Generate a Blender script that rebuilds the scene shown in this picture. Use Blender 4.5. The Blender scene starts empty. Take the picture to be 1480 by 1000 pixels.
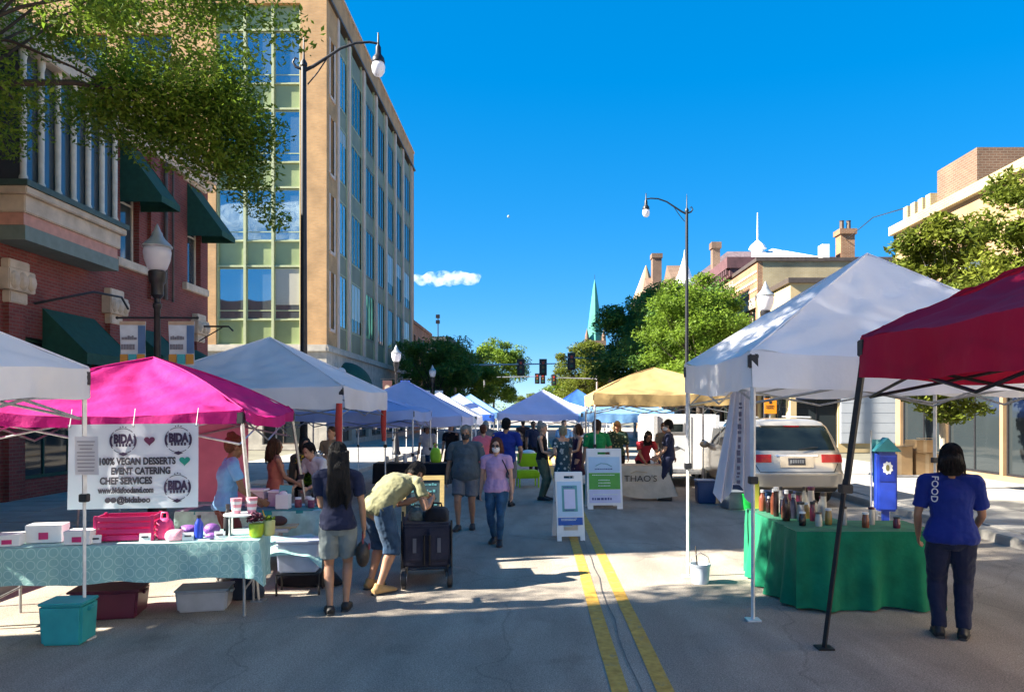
import bpy, bmesh, math, random
import numpy as np
from mathutils import Vector, Matrix
R = math.radians
random.seed(7)
C = bpy.context.scene.collection
S = bpy.context.scene
# ------------------------------------------------------------------ camera, sky, sun, exposure
# camera 1.95 m above the crown of the road, looking straight down the street (+Y)
EYE = 1.95; FOC = 1100.0; VX = 773.0; VY = 597.0
cam = bpy.data.cameras.new('camera'); cam_o = bpy.data.objects.new('camera', cam); C.objects.link(cam_o)
cam_o.location = (0, 0, EYE); cam_o.rotation_euler = (R(90), 0, 0)
cam.sensor_width = 36; cam.lens = FOC/1480*36
cam.shift_x = -(VX-740)/1480; cam.shift_y = (VY-500)/1480
cam.clip_start = .1; cam.clip_end = 9000
S.camera = cam_o
SUN = Vector((-.98, -.20, 0)).normalized(); EL = R(34)
SUN = Vector((SUN.x*math.cos(EL), SUN.y*math.cos(EL), math.sin(EL)))
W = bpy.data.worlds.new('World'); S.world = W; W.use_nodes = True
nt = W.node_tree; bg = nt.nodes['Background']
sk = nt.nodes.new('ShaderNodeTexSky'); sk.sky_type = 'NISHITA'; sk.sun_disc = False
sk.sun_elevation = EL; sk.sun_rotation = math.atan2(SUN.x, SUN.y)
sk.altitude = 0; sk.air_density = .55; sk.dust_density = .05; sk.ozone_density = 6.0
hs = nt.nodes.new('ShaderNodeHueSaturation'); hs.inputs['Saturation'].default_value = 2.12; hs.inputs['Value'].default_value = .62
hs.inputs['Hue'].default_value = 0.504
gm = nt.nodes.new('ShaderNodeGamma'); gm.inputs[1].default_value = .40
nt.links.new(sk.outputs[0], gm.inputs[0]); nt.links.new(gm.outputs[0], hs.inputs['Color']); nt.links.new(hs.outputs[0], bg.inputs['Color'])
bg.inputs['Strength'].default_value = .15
sl = bpy.data.lights.new('sun', 'SUN'); so = bpy.data.objects.new('sun', sl); C.objects.link(so)
sl.energy = 3.6; sl.angle = R(.53); sl.color = (1, .93, .80)
so.rotation_euler = SUN.to_track_quat('Z', 'Y').to_euler(); so.location = (-40, -10, 60)
S.view_settings.view_transform = 'Standard'; S.view_settings.look = 'None'
S.view_settings.exposure = 2.7; S.view_settings.gamma = 1; S.view_settings.use_curve_mapping = False
S.render.engine = 'CYCLES'; S.cycles.max_bounces = 8; S.cycles.diffuse_bounces = 5; S.cycles.volume_bounces = 6; S.cycles.transparent_max_bounces = 6
S.cycles.use_denoising = True

def AX(px, Y): return (px-VX)*Y/FOC
def AZ(py, Y): return EYE-(py-VY)*Y/FOC
def GY(py): return EYE*FOC/(py-VY)

# ------------------------------------------------------------------ mesh collector
def perp(t):
    t = t.normalized(); a = Vector((0, 0, 1)) if abs(t.z) < .9 else Vector((1, 0, 0))
    x = a.cross(t).normalized(); return x, t.cross(x).normalized()
class MB:
    def __init__(s): s.v = []; s.f = []; s.m = []
    def add(s, vs, fs, m=0, M=None):
        n = len(s.v)
        if M is not None: vs = [M @ Vector(v) for v in vs]
        s.v += [tuple(v) for v in vs]; s.f += [tuple(i+n for i in f) for f in fs]; s.m += [m]*len(fs); return s
    def box(s, c, d, m=0, rz=0, M=None, top=(1, 1)):
        x, y, z = d[0]/2, d[1]/2, d[2]/2; a, b = top
        vs = [(-x, -y, -z), (x, -y, -z), (x, y, -z), (-x, y, -z), (-x*a, -y*b, z), (x*a, -y*b, z), (x*a, y*b, z), (-x*a, y*b, z)]
        T = Matrix.Translation(c) @ Matrix.Rotation(rz, 4, 'Z')
        if M is not None: T = M @ T
        return s.add(vs, [(0, 3, 2, 1), (4, 5, 6, 7), (0, 1, 5, 4), (1, 2, 6, 5), (2, 3, 7, 6), (3, 0, 4, 7)], m, T)
    def bb(s, x0, x1, y0, y1, z0, z1, m=0, M=None):
        return s.box(((x0+x1)/2, (y0+y1)/2, (z0+z1)/2), (x1-x0, y1-y0, z1-z0), m, 0, M)
    def tube(s, pts, r, n=8, m=0, M=None):
        pts = [Vector(p) for p in pts]; k = len(pts)
        if not hasattr(r, '__len__'): r = [r]*k
        x = None; vs = []
        for i, p in enumerate(pts):
            t = (pts[min(i+1, k-1)]-pts[max(i-1, 0)])
            if x is None: x, y = perp(t)
            else:
                t.normalize(); x = (x-t*x.dot(t)).normalized(); y = t.cross(x)
            for j in range(n):
                a = 2*math.pi*j/n; vs.append(p+(x*math.cos(a)+y*math.sin(a))*r[i])
        fs = [(i*n+j, i*n+(j+1) % n, (i+1)*n+(j+1) % n, (i+1)*n+j) for i in range(k-1) for j in range(n)]
        fs += [tuple(range(n-1, -1, -1)), tuple(range((k-1)*n, k*n))]
        return s.add(vs, fs, m, M)
    def cyl(s, a, b, r0, r1=None, n=10, m=0, M=None): return s.tube([a, b], [r0, r0 if r1 is None else r1], n, m, M)
    def lathe(s, prof, n=16, m=0, c=(0, 0, 0), M=None):
        vs = [(c[0]+r*math.cos(2*math.pi*j/n), c[1]+r*math.sin(2*math.pi*j/n), c[2]+z) for r, z in prof for j in range(n)]
        k = len(prof)
        fs = [(i*n+j, i*n+(j+1) % n, (i+1)*n+(j+1) % n, (i+1)*n+j) for i in range(k-1) for j in range(n)]
        fs += [tuple(range(n-1, -1, -1)), tuple(range((k-1)*n, k*n))]
        return s.add(vs, fs, m, M)
    def ell(s, c, r, m=0, n=12, k=8, M=None):
        if not hasattr(r, '__len__'): r = (r, r, r)
        T = Matrix.Translation(c)
        if M is not None: T = M @ T
        prof = [(max(.001, math.sin(math.pi*i/k)), -math.cos(math.pi*i/k)) for i in range(k+1)]
        vs = [(p*math.cos(2*math.pi*j/n)*r[0], p*math.sin(2*math.pi*j/n)*r[1], z*r[2]) for p, z in prof for j in range(n)]
        fs = [(i*n+j, i*n+(j+1) % n, (i+1)*n+(j+1) % n, (i+1)*n+j) for i in range(k) for j in range(n)]
        fs += [tuple(range(n-1, -1, -1)), tuple(range(k*n, (k+1)*n))]
        return s.add(vs, fs, m, T)
    def loft(s, pts, rad, xd, n=14, m=0):
        """closed tube of elliptical sections; xd = sideways direction"""
        pts = [Vector(p) for p in pts]; k = len(pts); vs = []
        for i, p in enumerate(pts):
            t = (pts[min(i+1, k-1)]-pts[max(i-1, 0)]).normalized()
            x = Vector(xd); x = (x-t*x.dot(t)).normalized(); y = t.cross(x); rx, ry = rad[i]
            for j in range(n):
                a = 2*math.pi*j/n; vs.append(p+x*math.cos(a)*rx+y*math.sin(a)*ry)
        fs = [(i*n+j, i*n+(j+1) % n, (i+1)*n+(j+1) % n, (i+1)*n+j) for i in range(k-1) for j in range(n)]
        fs += [tuple(range(n-1, -1, -1)), tuple(range((k-1)*n, k*n))]
        return s.add(vs, fs, m)
    def prism(s, poly, z0, z1, m=0, M=None):
        n = len(poly)
        vs = [(x, y, z0) for x, y in poly]+[(x, y, z1) for x, y in poly]
        fs = [tuple(range(n-1, -1, -1)), tuple(range(n, 2*n))]+[(i, (i+1) % n, n+(i+1) % n, n+i) for i in range(n)]
        return s.add(vs, fs, m, M)
    def grid(s, fn, nu, nv, m=0, M=None):
        vs = [fn(i/nu, j/nv) for j in range(nv+1) for i in range(nu+1)]
        w = nu+1
        return s.add(vs, [(j*w+i, j*w+i+1, (j+1)*w+i+1, (j+1)*w+i) for j in range(nv) for i in range(nu)], m, M)
    def mesh(s, name, mats, smooth=None, bevel=0):
        me = bpy.data.meshes.new(name); me.from_pydata(s.v, [], s.f)
        if not isinstance(mats, (list, tuple)): mats = [mats]
        for q in mats: me.materials.append(q)
        me.polygons.foreach_set('material_index', s.m)
        if bevel:
            bm = bmesh.new(); bm.from_mesh(me); bmesh.ops.remove_doubles(bm, verts=bm.verts, dist=1e-5)
            bmesh.ops.recalc_face_normals(bm, faces=bm.faces)
            ed = [e for e in bm.edges if len(e.link_faces) == 2 and e.calc_face_angle(0) > .5]
            bmesh.ops.bevel(bm, geom=ed, offset=bevel, segments=2, affect='EDGES', clamp_overlap=True)
            bm.to_mesh(me); bm.free(); smooth = smooth or 40
        if smooth:
            me.polygons.foreach_set('use_smooth', [True]*len(me.polygons))
            if smooth < 180: me.set_sharp_from_angle(angle=R(smooth))
        me.update(); return me
    def build(s, name, mats, par=None, smooth=None, bevel=0, loc=None, rz=None):
        return put(name, s.mesh(name, mats, smooth, bevel), par, loc, rz)
def put(name, me, par=None, loc=None, rz=None, M=None):
    o = bpy.data.objects.new(name, me); C.objects.link(o)
    if par is not None: o.parent = par
    if loc is not None: o.location = loc
    if rz is not None: o.rotation_euler = (0, 0, rz)
    if M is not None: o.matrix_basis = M
    return o
def tag(o, label, cat, group=None):
    o['label'] = label; o['category'] = cat
    if group: o['group'] = group
    return o
def thing(name, label, cat, loc=(0, 0, 0), rz=0, group=None):
    o = bpy.data.objects.new(name, None); C.objects.link(o); o.location = loc; o.rotation_euler = (0, 0, rz)
    o.empty_display_size = .2
    return tag(o, label, cat, group)
def structure(o): o['kind'] = 'structure'; return o
KIDS = lambda o: [c for c in bpy.data.objects if c.parent == o]
def copy_tree(o, label=None, loc=None, rz=None, par=None):
    c = o.copy(); C.objects.link(c)
    if par is not None: c.parent = par
    if label: c['label'] = label
    if loc is not None: c.location = loc
    if rz is not None: c.rotation_euler = (0, 0, rz)
    for ch in KIDS(o): copy_tree(ch, par=c)
    return c
def RZ(a, loc=(0, 0, 0)): return Matrix.Translation(loc) @ Matrix.Rotation(a, 4, 'Z')
def FACE(loc, a=0, tilt=0):
    """matrix of a panel whose front looks to -Y after a turn a about Z; text x to the right, y up"""
    return Matrix.Translation(loc) @ Matrix.Rotation(a, 4, 'Z') @ Matrix.Rotation(R(90)+tilt, 4, 'X')
def text(txt, size, m, par, M, width=None, name='lettering', ext=.0015, bold=0):
    cu = bpy.data.curves.new(name, 'FONT'); cu.body = txt; cu.size = size; cu.extrude = ext; cu.align_x = 'CENTER'; cu.align_y = 'CENTER'
    cu.offset = bold; cu.resolution_u = 3
    ob = bpy.data.objects.new(name, cu); me = bpy.data.meshes.new_from_object(ob)
    bpy.data.objects.remove(ob); bpy.data.curves.remove(cu)
    if width:
        xs = [v.co.x for v in me.vertices]; w = max(xs)-min(xs)
        me.transform(Matrix.Diagonal((width/w, 1, 1, 1)))
    me.materials.clear(); me.materials.append(m); me.name = name
    return put(name, me, par, M=M)

# ------------------------------------------------------------------ materials
MT = {}
def mat(name, col=(.5, .5, .5), rough=.6, met=0, var=.12, scale=6, bump=0, bscale=40, trans=0, coat=0, spec=.5, col2=None, stretch=None, island=0, detail=4, sheen=0, emit=0):
    if name in MT: return MT[name]
    m = bpy.data.materials.new(name); m.use_nodes = True; MT[name] = m
    n = m.node_tree.nodes; l = m.node_tree.links; p = n['Principled BSDF']; out = n['Material Output']
    p.inputs['Roughness'].default_value = rough; p.inputs['Metallic'].default_value = met
    p.inputs['Specular IOR Level'].default_value = spec
    if coat: p.inputs['Coat Weight'].default_value = coat; p.inputs['Coat Roughness'].default_value = .08
    if sheen: p.inputs['Sheen Weight'].default_value = sheen
    tc = n.new('ShaderNodeTexCoord'); src = tc.outputs['Object']
    if stretch:
        mp = n.new('ShaderNodeMapping'); mp.inputs['Scale'].default_value = stretch; l.new(src, mp.inputs[0]); src = mp.outputs[0]
    c = (*col, 1)
    no = n.new('ShaderNodeTexNoise'); no.inputs['Scale'].default_value = scale; no.inputs['Detail'].default_value = detail; l.new(src, no.inputs['Vector'])
    rp = n.new('ShaderNodeValToRGB'); rp.color_ramp.elements[0].position = .3; rp.color_ramp.elements[1].position = .7
    d = col2 if col2 else tuple(min(1, q*(1+var)) for q in col)
    rp.color_ramp.elements[0].color = (*[q*(1-var) for q in col], 1); rp.color_ramp.elements[1].color = (*d, 1)
    l.new(no.outputs['Fac'], rp.inputs[0]); cs = rp.outputs[0]
    if island:
        ge = n.new('ShaderNodeNewGeometry'); h = n.new('ShaderNodeHueSaturation')
        mr = n.new('ShaderNodeMapRange'); mr.inputs[3].default_value = 1-island; mr.inputs[4].default_value = 1+island
        l.new(ge.outputs['Random Per Island'], mr.inputs[0]); l.new(mr.outputs[0], h.inputs['Value']); l.new(cs, h.inputs['Color']); cs = h.outputs[0]
    l.new(cs, p.inputs['Base Color'])
    if bump:
        b2 = n.new('ShaderNodeTexNoise'); b2.inputs['Scale'].default_value = bscale; b2.inputs['Detail'].default_value = 5; l.new(src, b2.inputs['Vector'])
        bp = n.new('ShaderNodeBump'); bp.inputs['Strength'].default_value = bump; bp.inputs['Distance'].default_value = .02
        l.new(b2.outputs['Fac'], bp.inputs['Height']); l.new(bp.outputs[0], p.inputs['Normal'])
    if trans:
        t = n.new('ShaderNodeBsdfTranslucent'); l.new(cs, t.inputs['Color']); mx = n.new('ShaderNodeMixShader'); mx.inputs[0].default_value = trans
        l.new(p.outputs[0], mx.inputs[1]); l.new(t.outputs[0], mx.inputs[2]); l.new(mx.outputs[0], out.inputs['Surface'])
        if bump: l.new(bp.outputs[0], t.inputs['Normal'])
    if emit: p.inputs['Emission Strength'].default_value = emit; l.new(cs, p.inputs['Emission Color'])
    m['cs'] = 0
    return m
def brickmat(name, c1, c2, mortar, bw=.21, bh=.075, axis='yz', bump=.4, var=.25, ms=.010):
    if name in MT: return MT[name]
    m = bpy.data.materials.new(name); m.use_nodes = True; MT[name] = m
    n = m.node_tree.nodes; l = m.node_tree.links; p = n['Principled BSDF']; p.inputs['Roughness'].default_value = .85
    tc = n.new('ShaderNodeTexCoord'); sp = n.new('ShaderNodeSeparateXYZ'); l.new(tc.outputs['Object'], sp.inputs[0])
    ad = n.new('ShaderNodeMath'); ad.operation = 'ADD'; l.new(sp.outputs[0], ad.inputs[0]); l.new(sp.outputs[1], ad.inputs[1])
    cb = n.new('ShaderNodeCombineXYZ'); l.new(ad.outputs[0], cb.inputs[0]); l.new(sp.outputs[2], cb.inputs[1])
    b = n.new('ShaderNodeTexBrick'); l.new(cb.outputs[0], b.inputs['Vector']); b.inputs['Scale'].default_value = 1
    b.inputs['Brick Width'].default_value = bw; b.inputs['Row Height'].default_value = bh; b.inputs['Mortar Size'].default_value = ms
    b.inputs['Color1'].default_value = (*c1, 1); b.inputs['Color2'].default_value = (*c2, 1); b.inputs['Mortar'].default_value = (*mortar, 1)
    no = n.new('ShaderNodeTexNoise'); no.inputs['Scale'].default_value = .9; no.inputs['Detail'].default_value = 8; l.new(tc.outputs['Object'], no.inputs['Vector'])
    h = n.new('ShaderNodeHueSaturation'); mr = n.new('ShaderNodeMapRange'); mr.inputs[1].default_value = .3; mr.inputs[2].default_value = .7
    mr.inputs[3].default_value = 1-var; mr.inputs[4].default_value = 1+var
    l.new(no.outputs['Fac'], mr.inputs[0]); l.new(mr.outputs[0], h.inputs['Value']); l.new(b.outputs['Color'], h.inputs['Color']); l.new(h.outputs[0], p.inputs['Base Color'])
    bp = n.new('ShaderNodeBump'); bp.inputs['Strength'].default_value = bump; bp.inputs['Distance'].default_value = .008; bp.invert = True
    l.new(b.outputs['Fac'], bp.inputs['Height']); l.new(bp.outputs[0], p.inputs['Normal'])
    return m
def glassmat(name, col, met=.55, rough=.04, wob=.04):
    m = mat(name, col, rough, met, .1, .4, 0); n = m.node_tree.nodes; l = m.node_tree.links
    no = n.new('ShaderNodeTexNoise'); no.inputs['Scale'].default_value = .55; no.inputs['Detail'].default_value = 1
    tc = n.new('ShaderNodeTexCoord'); l.new(tc.outputs['Object'], no.inputs['Vector'])
    bp = n.new('ShaderNodeBump'); bp.inputs['Strength'].default_value = wob; bp.inputs['Distance'].default_value = .3
    l.new(no.outputs['Fac'], bp.inputs['Height']); l.new(bp.outputs[0], n['Principled BSDF'].inputs['Normal'])
    return m
def fabric(name, col, trans=.28, var=.09, wr=.5): return mat(name, col, .75, 0, var, 1.1, wr, 6.5, trans, spec=.25, detail=7)
def cloth(name, col, var=.12, bump=.5, col2=None, scale=5): return mat(name, col, .9, 0, var, scale, bump, 14, spec=.2, col2=col2, sheen=.1)
M_white = mat('white_plastic', (.78, .78, .78), .45, var=.04, scale=9, bump=.05)
M_wmetal = mat('white_metal', (.66, .66, .67), .4, .15, var=.12, scale=14)
M_gmetal = mat('grey_metal', (.42, .42, .43), .4, .6, var=.2, scale=20)
M_black = mat('black_metal', (.018, .018, .022), .42, .2, var=.3, scale=12)
M_blackp = mat('black_plastic', (.02, .02, .023), .5, var=.25, scale=15)
M_dark = mat('dark_interior', (.03, .028, .027), .8, var=.4, scale=2)
M_stone = mat('pale_stone', (.43, .39, .33), .85, var=.2, scale=2.5, bump=.35, bscale=18, detail=8)
M_cream = mat('cream_stone', (.55, .44, .33), .85, var=.22, scale=3, bump=.3, bscale=20, detail=8)
M_globe = mat('frosted_globe', (.82, .80, .84), .3, var=.03, trans=.4)
# ------------------------------------------------------------------ ground, road, pavements
M_ground = mat('ground_soil', (.16, .15, .11), .95, var=.3, scale=.3, bump=.4)
def asphalt():
    m = mat('asphalt', (.24, .205, .165), .88, var=.0, scale=1)
    n = m.node_tree.nodes; l = m.node_tree.links; p = n['Principled BSDF']
    tc = n.new('ShaderNodeTexCoord')
    def noise(sc, det, st=(1, 1, 1)):
        mp = n.new('ShaderNodeMapping'); mp.inputs['Scale'].default_value = st; l.new(tc.outputs['Object'], mp.inputs[0])
        q = n.new('ShaderNodeTexNoise'); q.inputs['Scale'].default_value = sc; q.inputs['Detail'].default_value = det; l.new(mp.outputs[0], q.inputs['Vector']); return q.outputs['Fac']
    def ramp(f, a, b, c0, c1):
        r = n.new('ShaderNodeValToRGB'); r.color_ramp.elements[0].position = a; r.color_ramp.elements[1].position = b
        r.color_ramp.elements[0].color = (*c0, 1); r.color_ramp.elements[1].color = (*c1, 1); l.new(f, r.inputs[0]); return r.outputs[0]
    def mul(a, b, fac=1):
        x = n.new('ShaderNodeMix'); x.data_type = 'RGBA'; x.blend_type = 'MULTIPLY'; x.inputs[0].default_value = fac
        l.new(a, x.inputs[6]); l.new(b, x.inputs[7]); return x.outputs[2]
    base = ramp(noise(.5, 8), .3, .7, (.29, .247, .20), (.385, .33, .27))
    c = mul(base, ramp(noise(90, 3), .35, .65, (.62,)*3, (1.3,)*3))
    c = mul(c, ramp(noise(2.2, 5, (1, .25, 1)), .38, .62, (.82,)*3, (1.1,)*3))        # tyre-worn bands along the street
    vo = n.new('ShaderNodeTexVoronoi'); vo.feature = 'DISTANCE_TO_EDGE'; vo.inputs['Scale'].default_value = .33
    wv = n.new('ShaderNodeMapping'); l.new(tc.outputs['Object'], wv.inputs[0])
    nz = n.new('ShaderNodeTexNoise'); nz.inputs['Scale'].default_value = 1.6; nz.inputs['Detail'].default_value = 6; l.new(tc.outputs['Object'], nz.inputs['Vector'])
    ad = n.new('ShaderNodeMix'); ad.data_type = 'RGBA'; ad.blend_type = 'ADD'; ad.inputs[0].default_value = .55
    l.new(wv.outputs[0], ad.inputs[6]); l.new(nz.outputs['Color'], ad.inputs[7]); l.new(ad.outputs[2], vo.inputs['Vector'])
    c = mul(c, ramp(vo.outputs['Distance'], .0, .006, (.45,)*3, (1,)*3), .45)
    c = mul(c, ramp(noise(1.3, 7), .60, .74, (1,)*3, (.62, .61, .60)), .8)            # oil and tyre stains
    v2 = n.new('ShaderNodeTexVoronoi'); v2.inputs['Scale'].default_value = 130; l.new(tc.outputs['Object'], v2.inputs['Vector'])
    c = mul(c, ramp(v2.outputs['Color'], .1, .9, (.72,)*3, (1.22,)*3), .8)          # aggregate
    l.new(c, p.inputs['Base Color'])
    bp = n.new('ShaderNodeBump'); bp.inputs['Strength'].default_value = .5; bp.inputs['Distance'].default_value = .01
    l.new(noise(140, 4), bp.inputs['Height']); l.new(bp.outputs[0], p.inputs['Normal'])
    return m
M_asph = asphalt()
M_conc = mat('concrete', (.34, .32, .29), .9, var=.2, scale=1.5, bump=.3, bscale=60, detail=9)
M_kerb = mat('kerb_concrete', (.38, .36, .32), .9, var=.25, scale=3, bump=.3, bscale=50, detail=9)
M_yel = mat('yellow_paint', (.62, .33, .035), .75, var=.3, scale=14, bump=.3, bscale=90, detail=9, col2=(.70, .42, .07))
M_tar = mat('tar_seal', (.12, .11, .10), .6, var=.3, scale=8)
KL, KR = -5.7, 6.95
g = MB().add([(-3000, -300, -.03), (3000, -300, -.03), (3000, 6000, -.03), (-3000, 6000, -.03)], [(0, 1, 2, 3)]).build('ground', M_ground); structure(g)
rd = MB().bb(KL, KR, -30, 420, -.3, 0).build('road', M_asph); structure(rd)
def yline(x, w, y0, y1):
    b = MB(); y = y0; i = 0; rnd = random.Random(int(x*100))
    while y < y1:
        q = y+1.5
        e = [rnd.uniform(-.006, .006) for _ in range(2)]
        b.add([(x-w/2+e[0], y, .004), (x+w/2+e[1], y, .004), (x+w/2+e[1], q, .004), (x-w/2+e[0], q, .004)], [(0, 1, 2, 3)]); y = q
    return b.build('centre_line', M_yel, rd)
def worn():
    n = M_yel.node_tree.nodes; l = M_yel.node_tree.links; p = n['Principled BSDF']; src = p.inputs['Base Color'].links[0].from_socket
    tc = n.new('ShaderNodeTexCoord'); q = n.new('ShaderNodeTexNoise'); q.inputs['Scale'].default_value = 7; q.inputs['Detail'].default_value = 10; q.inputs['Roughness'].default_value = .75; l.new(tc.outputs['Object'], q.inputs['Vector'])
    r = n.new('ShaderNodeValToRGB'); r.color_ramp.elements[0].position = .54; r.color_ramp.elements[1].position = .64; r.color_ramp.elements[1].color = (.75, .75, .75, 1); r.color_ramp.elements[0].color = (0, 0, 0, 1); l.new(q.outputs['Fac'], r.inputs[0])
    x = n.new('ShaderNodeMix'); x.data_type = 'RGBA'; l.new(r.outputs[0], x.inputs[0]); l.new(src, x.inputs[6]); x.inputs[7].default_value = (.23, .18, .11, 1); l.new(x.outputs[2], p.inputs['Base Color'])
worn()
yline(.60, .128, -30, 60); yline(.915, .128, -30, 60)
def seam(pts, w):
    b = MB(); vs = []
    for (x, y) in pts: vs += [(x-w/2, y, .006), (x+w/2, y, .006)]
    b.add(vs, [(2*i, 2*i+1, 2*i+3, 2*i+2) for i in range(len(pts)-1)]); b.build('tar_seam', M_tar, rd)
rn = random.Random(3)
seam([(.745+rn.uniform(-.02, .02), 3+.6*i) for i in range(40)], .011)
for side, x0, x1 in ((-1, -11, KL), (1, KR, 12.7)):
    sw = MB().bb(min(x0, x1), max(x0, x1), -30, 130, -.3, .105).build('sidewalk', M_conc); structure(sw)
    kx = KL-.085 if side < 0 else KR+.085
    kb = MB().box((0, 0, 0), (.16, 2.98, .17)).mesh('kerb_stone', M_kerb, bevel=.015)
    for i in range(24): put('kerb_stone', kb, sw, loc=(kx, -4+3*i, .055))
    sb = MB().box((0, 0, 0), (1.62, 1.48, .04)).mesh('paving_slab', M_conc, bevel=.008)
    for i in range(28):
        for j in range(3):
            put('paving_slab', sb, sw, loc=((x0+x1)/2+(j-1)*1.65+side*.06, 3+1.5*i, .105+random.uniform(-.003, .003)))

# ------------------------------------------------------------------ buildings
def wall(b, M, W, z0, z1, ops, t=.35, m=0):
    """solid wall boxes round rectangular openings (u0,u1,a,b); local x along, y inwards"""
    zs = sorted({z0, z1, *[q for o in ops for q in o[2:4]]}); us = sorted({0, W, *[q for o in ops for q in o[:2]]})
    for a, c in zip(zs, zs[1:]):
        run = None
        for u, w in zip(us, us[1:]):
            mid = ((u+w)/2, (a+c)/2)
            hole = any(o[0] < mid[0] < o[1] and o[2] < mid[1] < o[3] for o in ops)
            if hole:
                if run is not None: b.bb(run, u, 0, t, a, c, m, M); run = None
            elif run is None: run = u
        if run is not None: b.bb(run, W, 0, t, a, c, m, M)
WIN = {}
def window(par, M, u, z, w, h, fm, gm, cols=1, rows=(), fr=.07, dep=.12, name='window', blind=0):
    key = (round(w, 2), round(h, 2), fm.name, gm.name, cols, rows, fr)
    if key not in WIN:
        b = MB(); d = .07
        b.bb(-w/2, -w/2+fr, 0, d, 0, h); b.bb(w/2-fr, w/2, 0, d, 0, h); b.bb(-w/2+fr, w/2-fr, 0, d, 0, fr); b.bb(-w/2+fr, w/2-fr, 0, d, h-fr, h)
        for i in range(1, cols): x = -w/2+w*i/cols; b.bb(x-fr*.4, x+fr*.4, .004, d-.004, fr, h-fr)
        for r in rows: b.bb(-w/2+fr, w/2-fr, .008, d-.008, h*r-fr*.4, h*r+fr*.4)
        p = MB().bb(-w/2+fr*.5, w/2-fr*.5, .03, .045, fr*.5, h-fr*.5)
        WIN[key] = (b.mesh('window_frame', fm), p.mesh('window_pane', gm))
    f, p = WIN[key]
    o = put(name, f, par, M=M @ Matrix.Translation((u+w/2, dep, z)))
    put('pane', p, o)
    wr = random.Random(round(u*31+z*17+w*7))
    if blind and wr.random() < blind:
        q = h*wr.choice((.25, .35, .5, .7)); put('blind', MB().bb(-w/2+fr, w/2-fr, .018, .028, h-fr-q, h-fr).mesh('blind', M_blind), o)
    return o
M_blind = mat('window_blind', (.36, .34, .28), .35, var=.1, scale=30, stretch=(.1, .1, 6), coat=.5)
M_red = brickmat('red_brick', (.215, .040, .032), (.15, .028, .024), (.17, .085, .065))
M_tan = brickmat('tan_brick', (.50, .28, .115), (.43, .235, .095), (.40, .27, .15), bump=.3)
M_pinkb = brickmat('pink_brick', (.27, .125, .058), (.22, .095, .045), (.34, .24, .16))
M_brown = brickmat('brown_brick', (.17, .095, .06), (.13, .07, .045), (.2, .15, .11))
M_olive = brickmat('buff_brick', (.36, .28, .15), (.32, .25, .13), (.36, .31, .22), bump=.2)
M_dkgreen = mat('green_canvas', (.012, .075, .052), .8, var=.15, scale=8, bump=.15, trans=.12)
M_glass = glassmat('window_glass', (.10, .13, .15)); M_gdark = glassmat('dark_glass', (.035, .045, .05), .3)
M_gblue = glassmat('mirror_glass', (.33, .42, .46), .85, .03, .06)
M_fin = mat('pale_fin', (.62, .48, .39), .7, var=.1, scale=2)
M_mull = mat('green_mullion', (.40, .43, .25), .5, .1, var=.08)
M_span = mat('green_spandrel', (.25, .30, .14), .35, var=.15, scale=.8, coat=.3)
M_sptan = mat('tan_spandrel', (.19, .20, .12), .6, var=.18, scale=.7)
M_wood = mat('cream_timber', (.62, .56, .46), .6, var=.12, scale=7)
M_brz = mat('bronze_frame', (.10, .075, .06), .5, .3, var=.2)
M_roof = mat('roof_felt', (.12, .12, .12), .9, var=.2)

# red brick building with awnings (left, near)
Y0 = 8.1; YE = 25.6
rb = thing('brick_building', 'red brick corner building with green window awnings and cream oriel behind the pink tent', 'building', (-11, Y0, 0))
F1 = RZ(R(90)); HT = 10.5
ops = []
up = [(20.2, 21.15), (24.1, 25.05), (13.2, 14.15), (10.2, 11.15)]
for a, c in up: ops.append((a-Y0, c-Y0, 6.05, 9.25))
shop = [(16.4, 19.2), (20.6, 24.3), (9.4, 12.6)]
for a, c in shop: ops.append((a-Y0, c-Y0, .5, 3.6))
b = MB(); wall(b, F1, YE-Y0, 0, HT, ops)
SK = .204  # unseen alley walls skewed along the sun to let a bright band through
b.prism([(-.36, 0.0), (-.36, YE-Y0), (-13, YE-Y0), (-13, -13*SK)], 0, .3)
b.prism([(-.7, .1), (-.7, YE-Y0-.01), (-13, YE-Y0-.01), (-13, -13*SK+.1)], .3, HT-.4)
b.bb(-.7, -.35, YE-Y0-.35, YE-Y0-.005, .3, HT-.4); b.bb(-.7, -.35, .0, .3, .3, HT-.4)
b.build('brick_wall', M_red, rb)
for i, (a, c) in enumerate(up): window(rb, F1, a-Y0, 6.05, c-a, 3.2, M_wood, M_glass, 1, (.5,), dep=.16, blind=.8)
for a, c in shop: window(rb, F1, a-Y0, .5, c-a, 3.1, M_dkgreen, M_gdark, 3, (.72,), dep=.18, name='shop_window')
for a, c in up:                                                       # stone sills and heads
    MB().bb(a-Y0-.35, c-Y0+.35, -.14, .1, 5.82, 6.045, M=F1).build('stone_sill', M_cream, rb, bevel=.02)
    MB().bb(a-Y0-.3, c-Y0+.35, -.07, .1, 9.255, 9.85, M=F1).build('stone_lintel', M_cream, rb, bevel=.02)
MB().bb(0, YE-Y0, -.30, 0, HT-.9, HT-.55, M=F1).bb(0, YE-Y0, -.42, .1, HT-.55, HT-.35, M=F1).bb(0, YE-Y0, -.16, 0, HT-1.15, HT-.9, M=F1).build('cornice', M_cream, rb)
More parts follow.
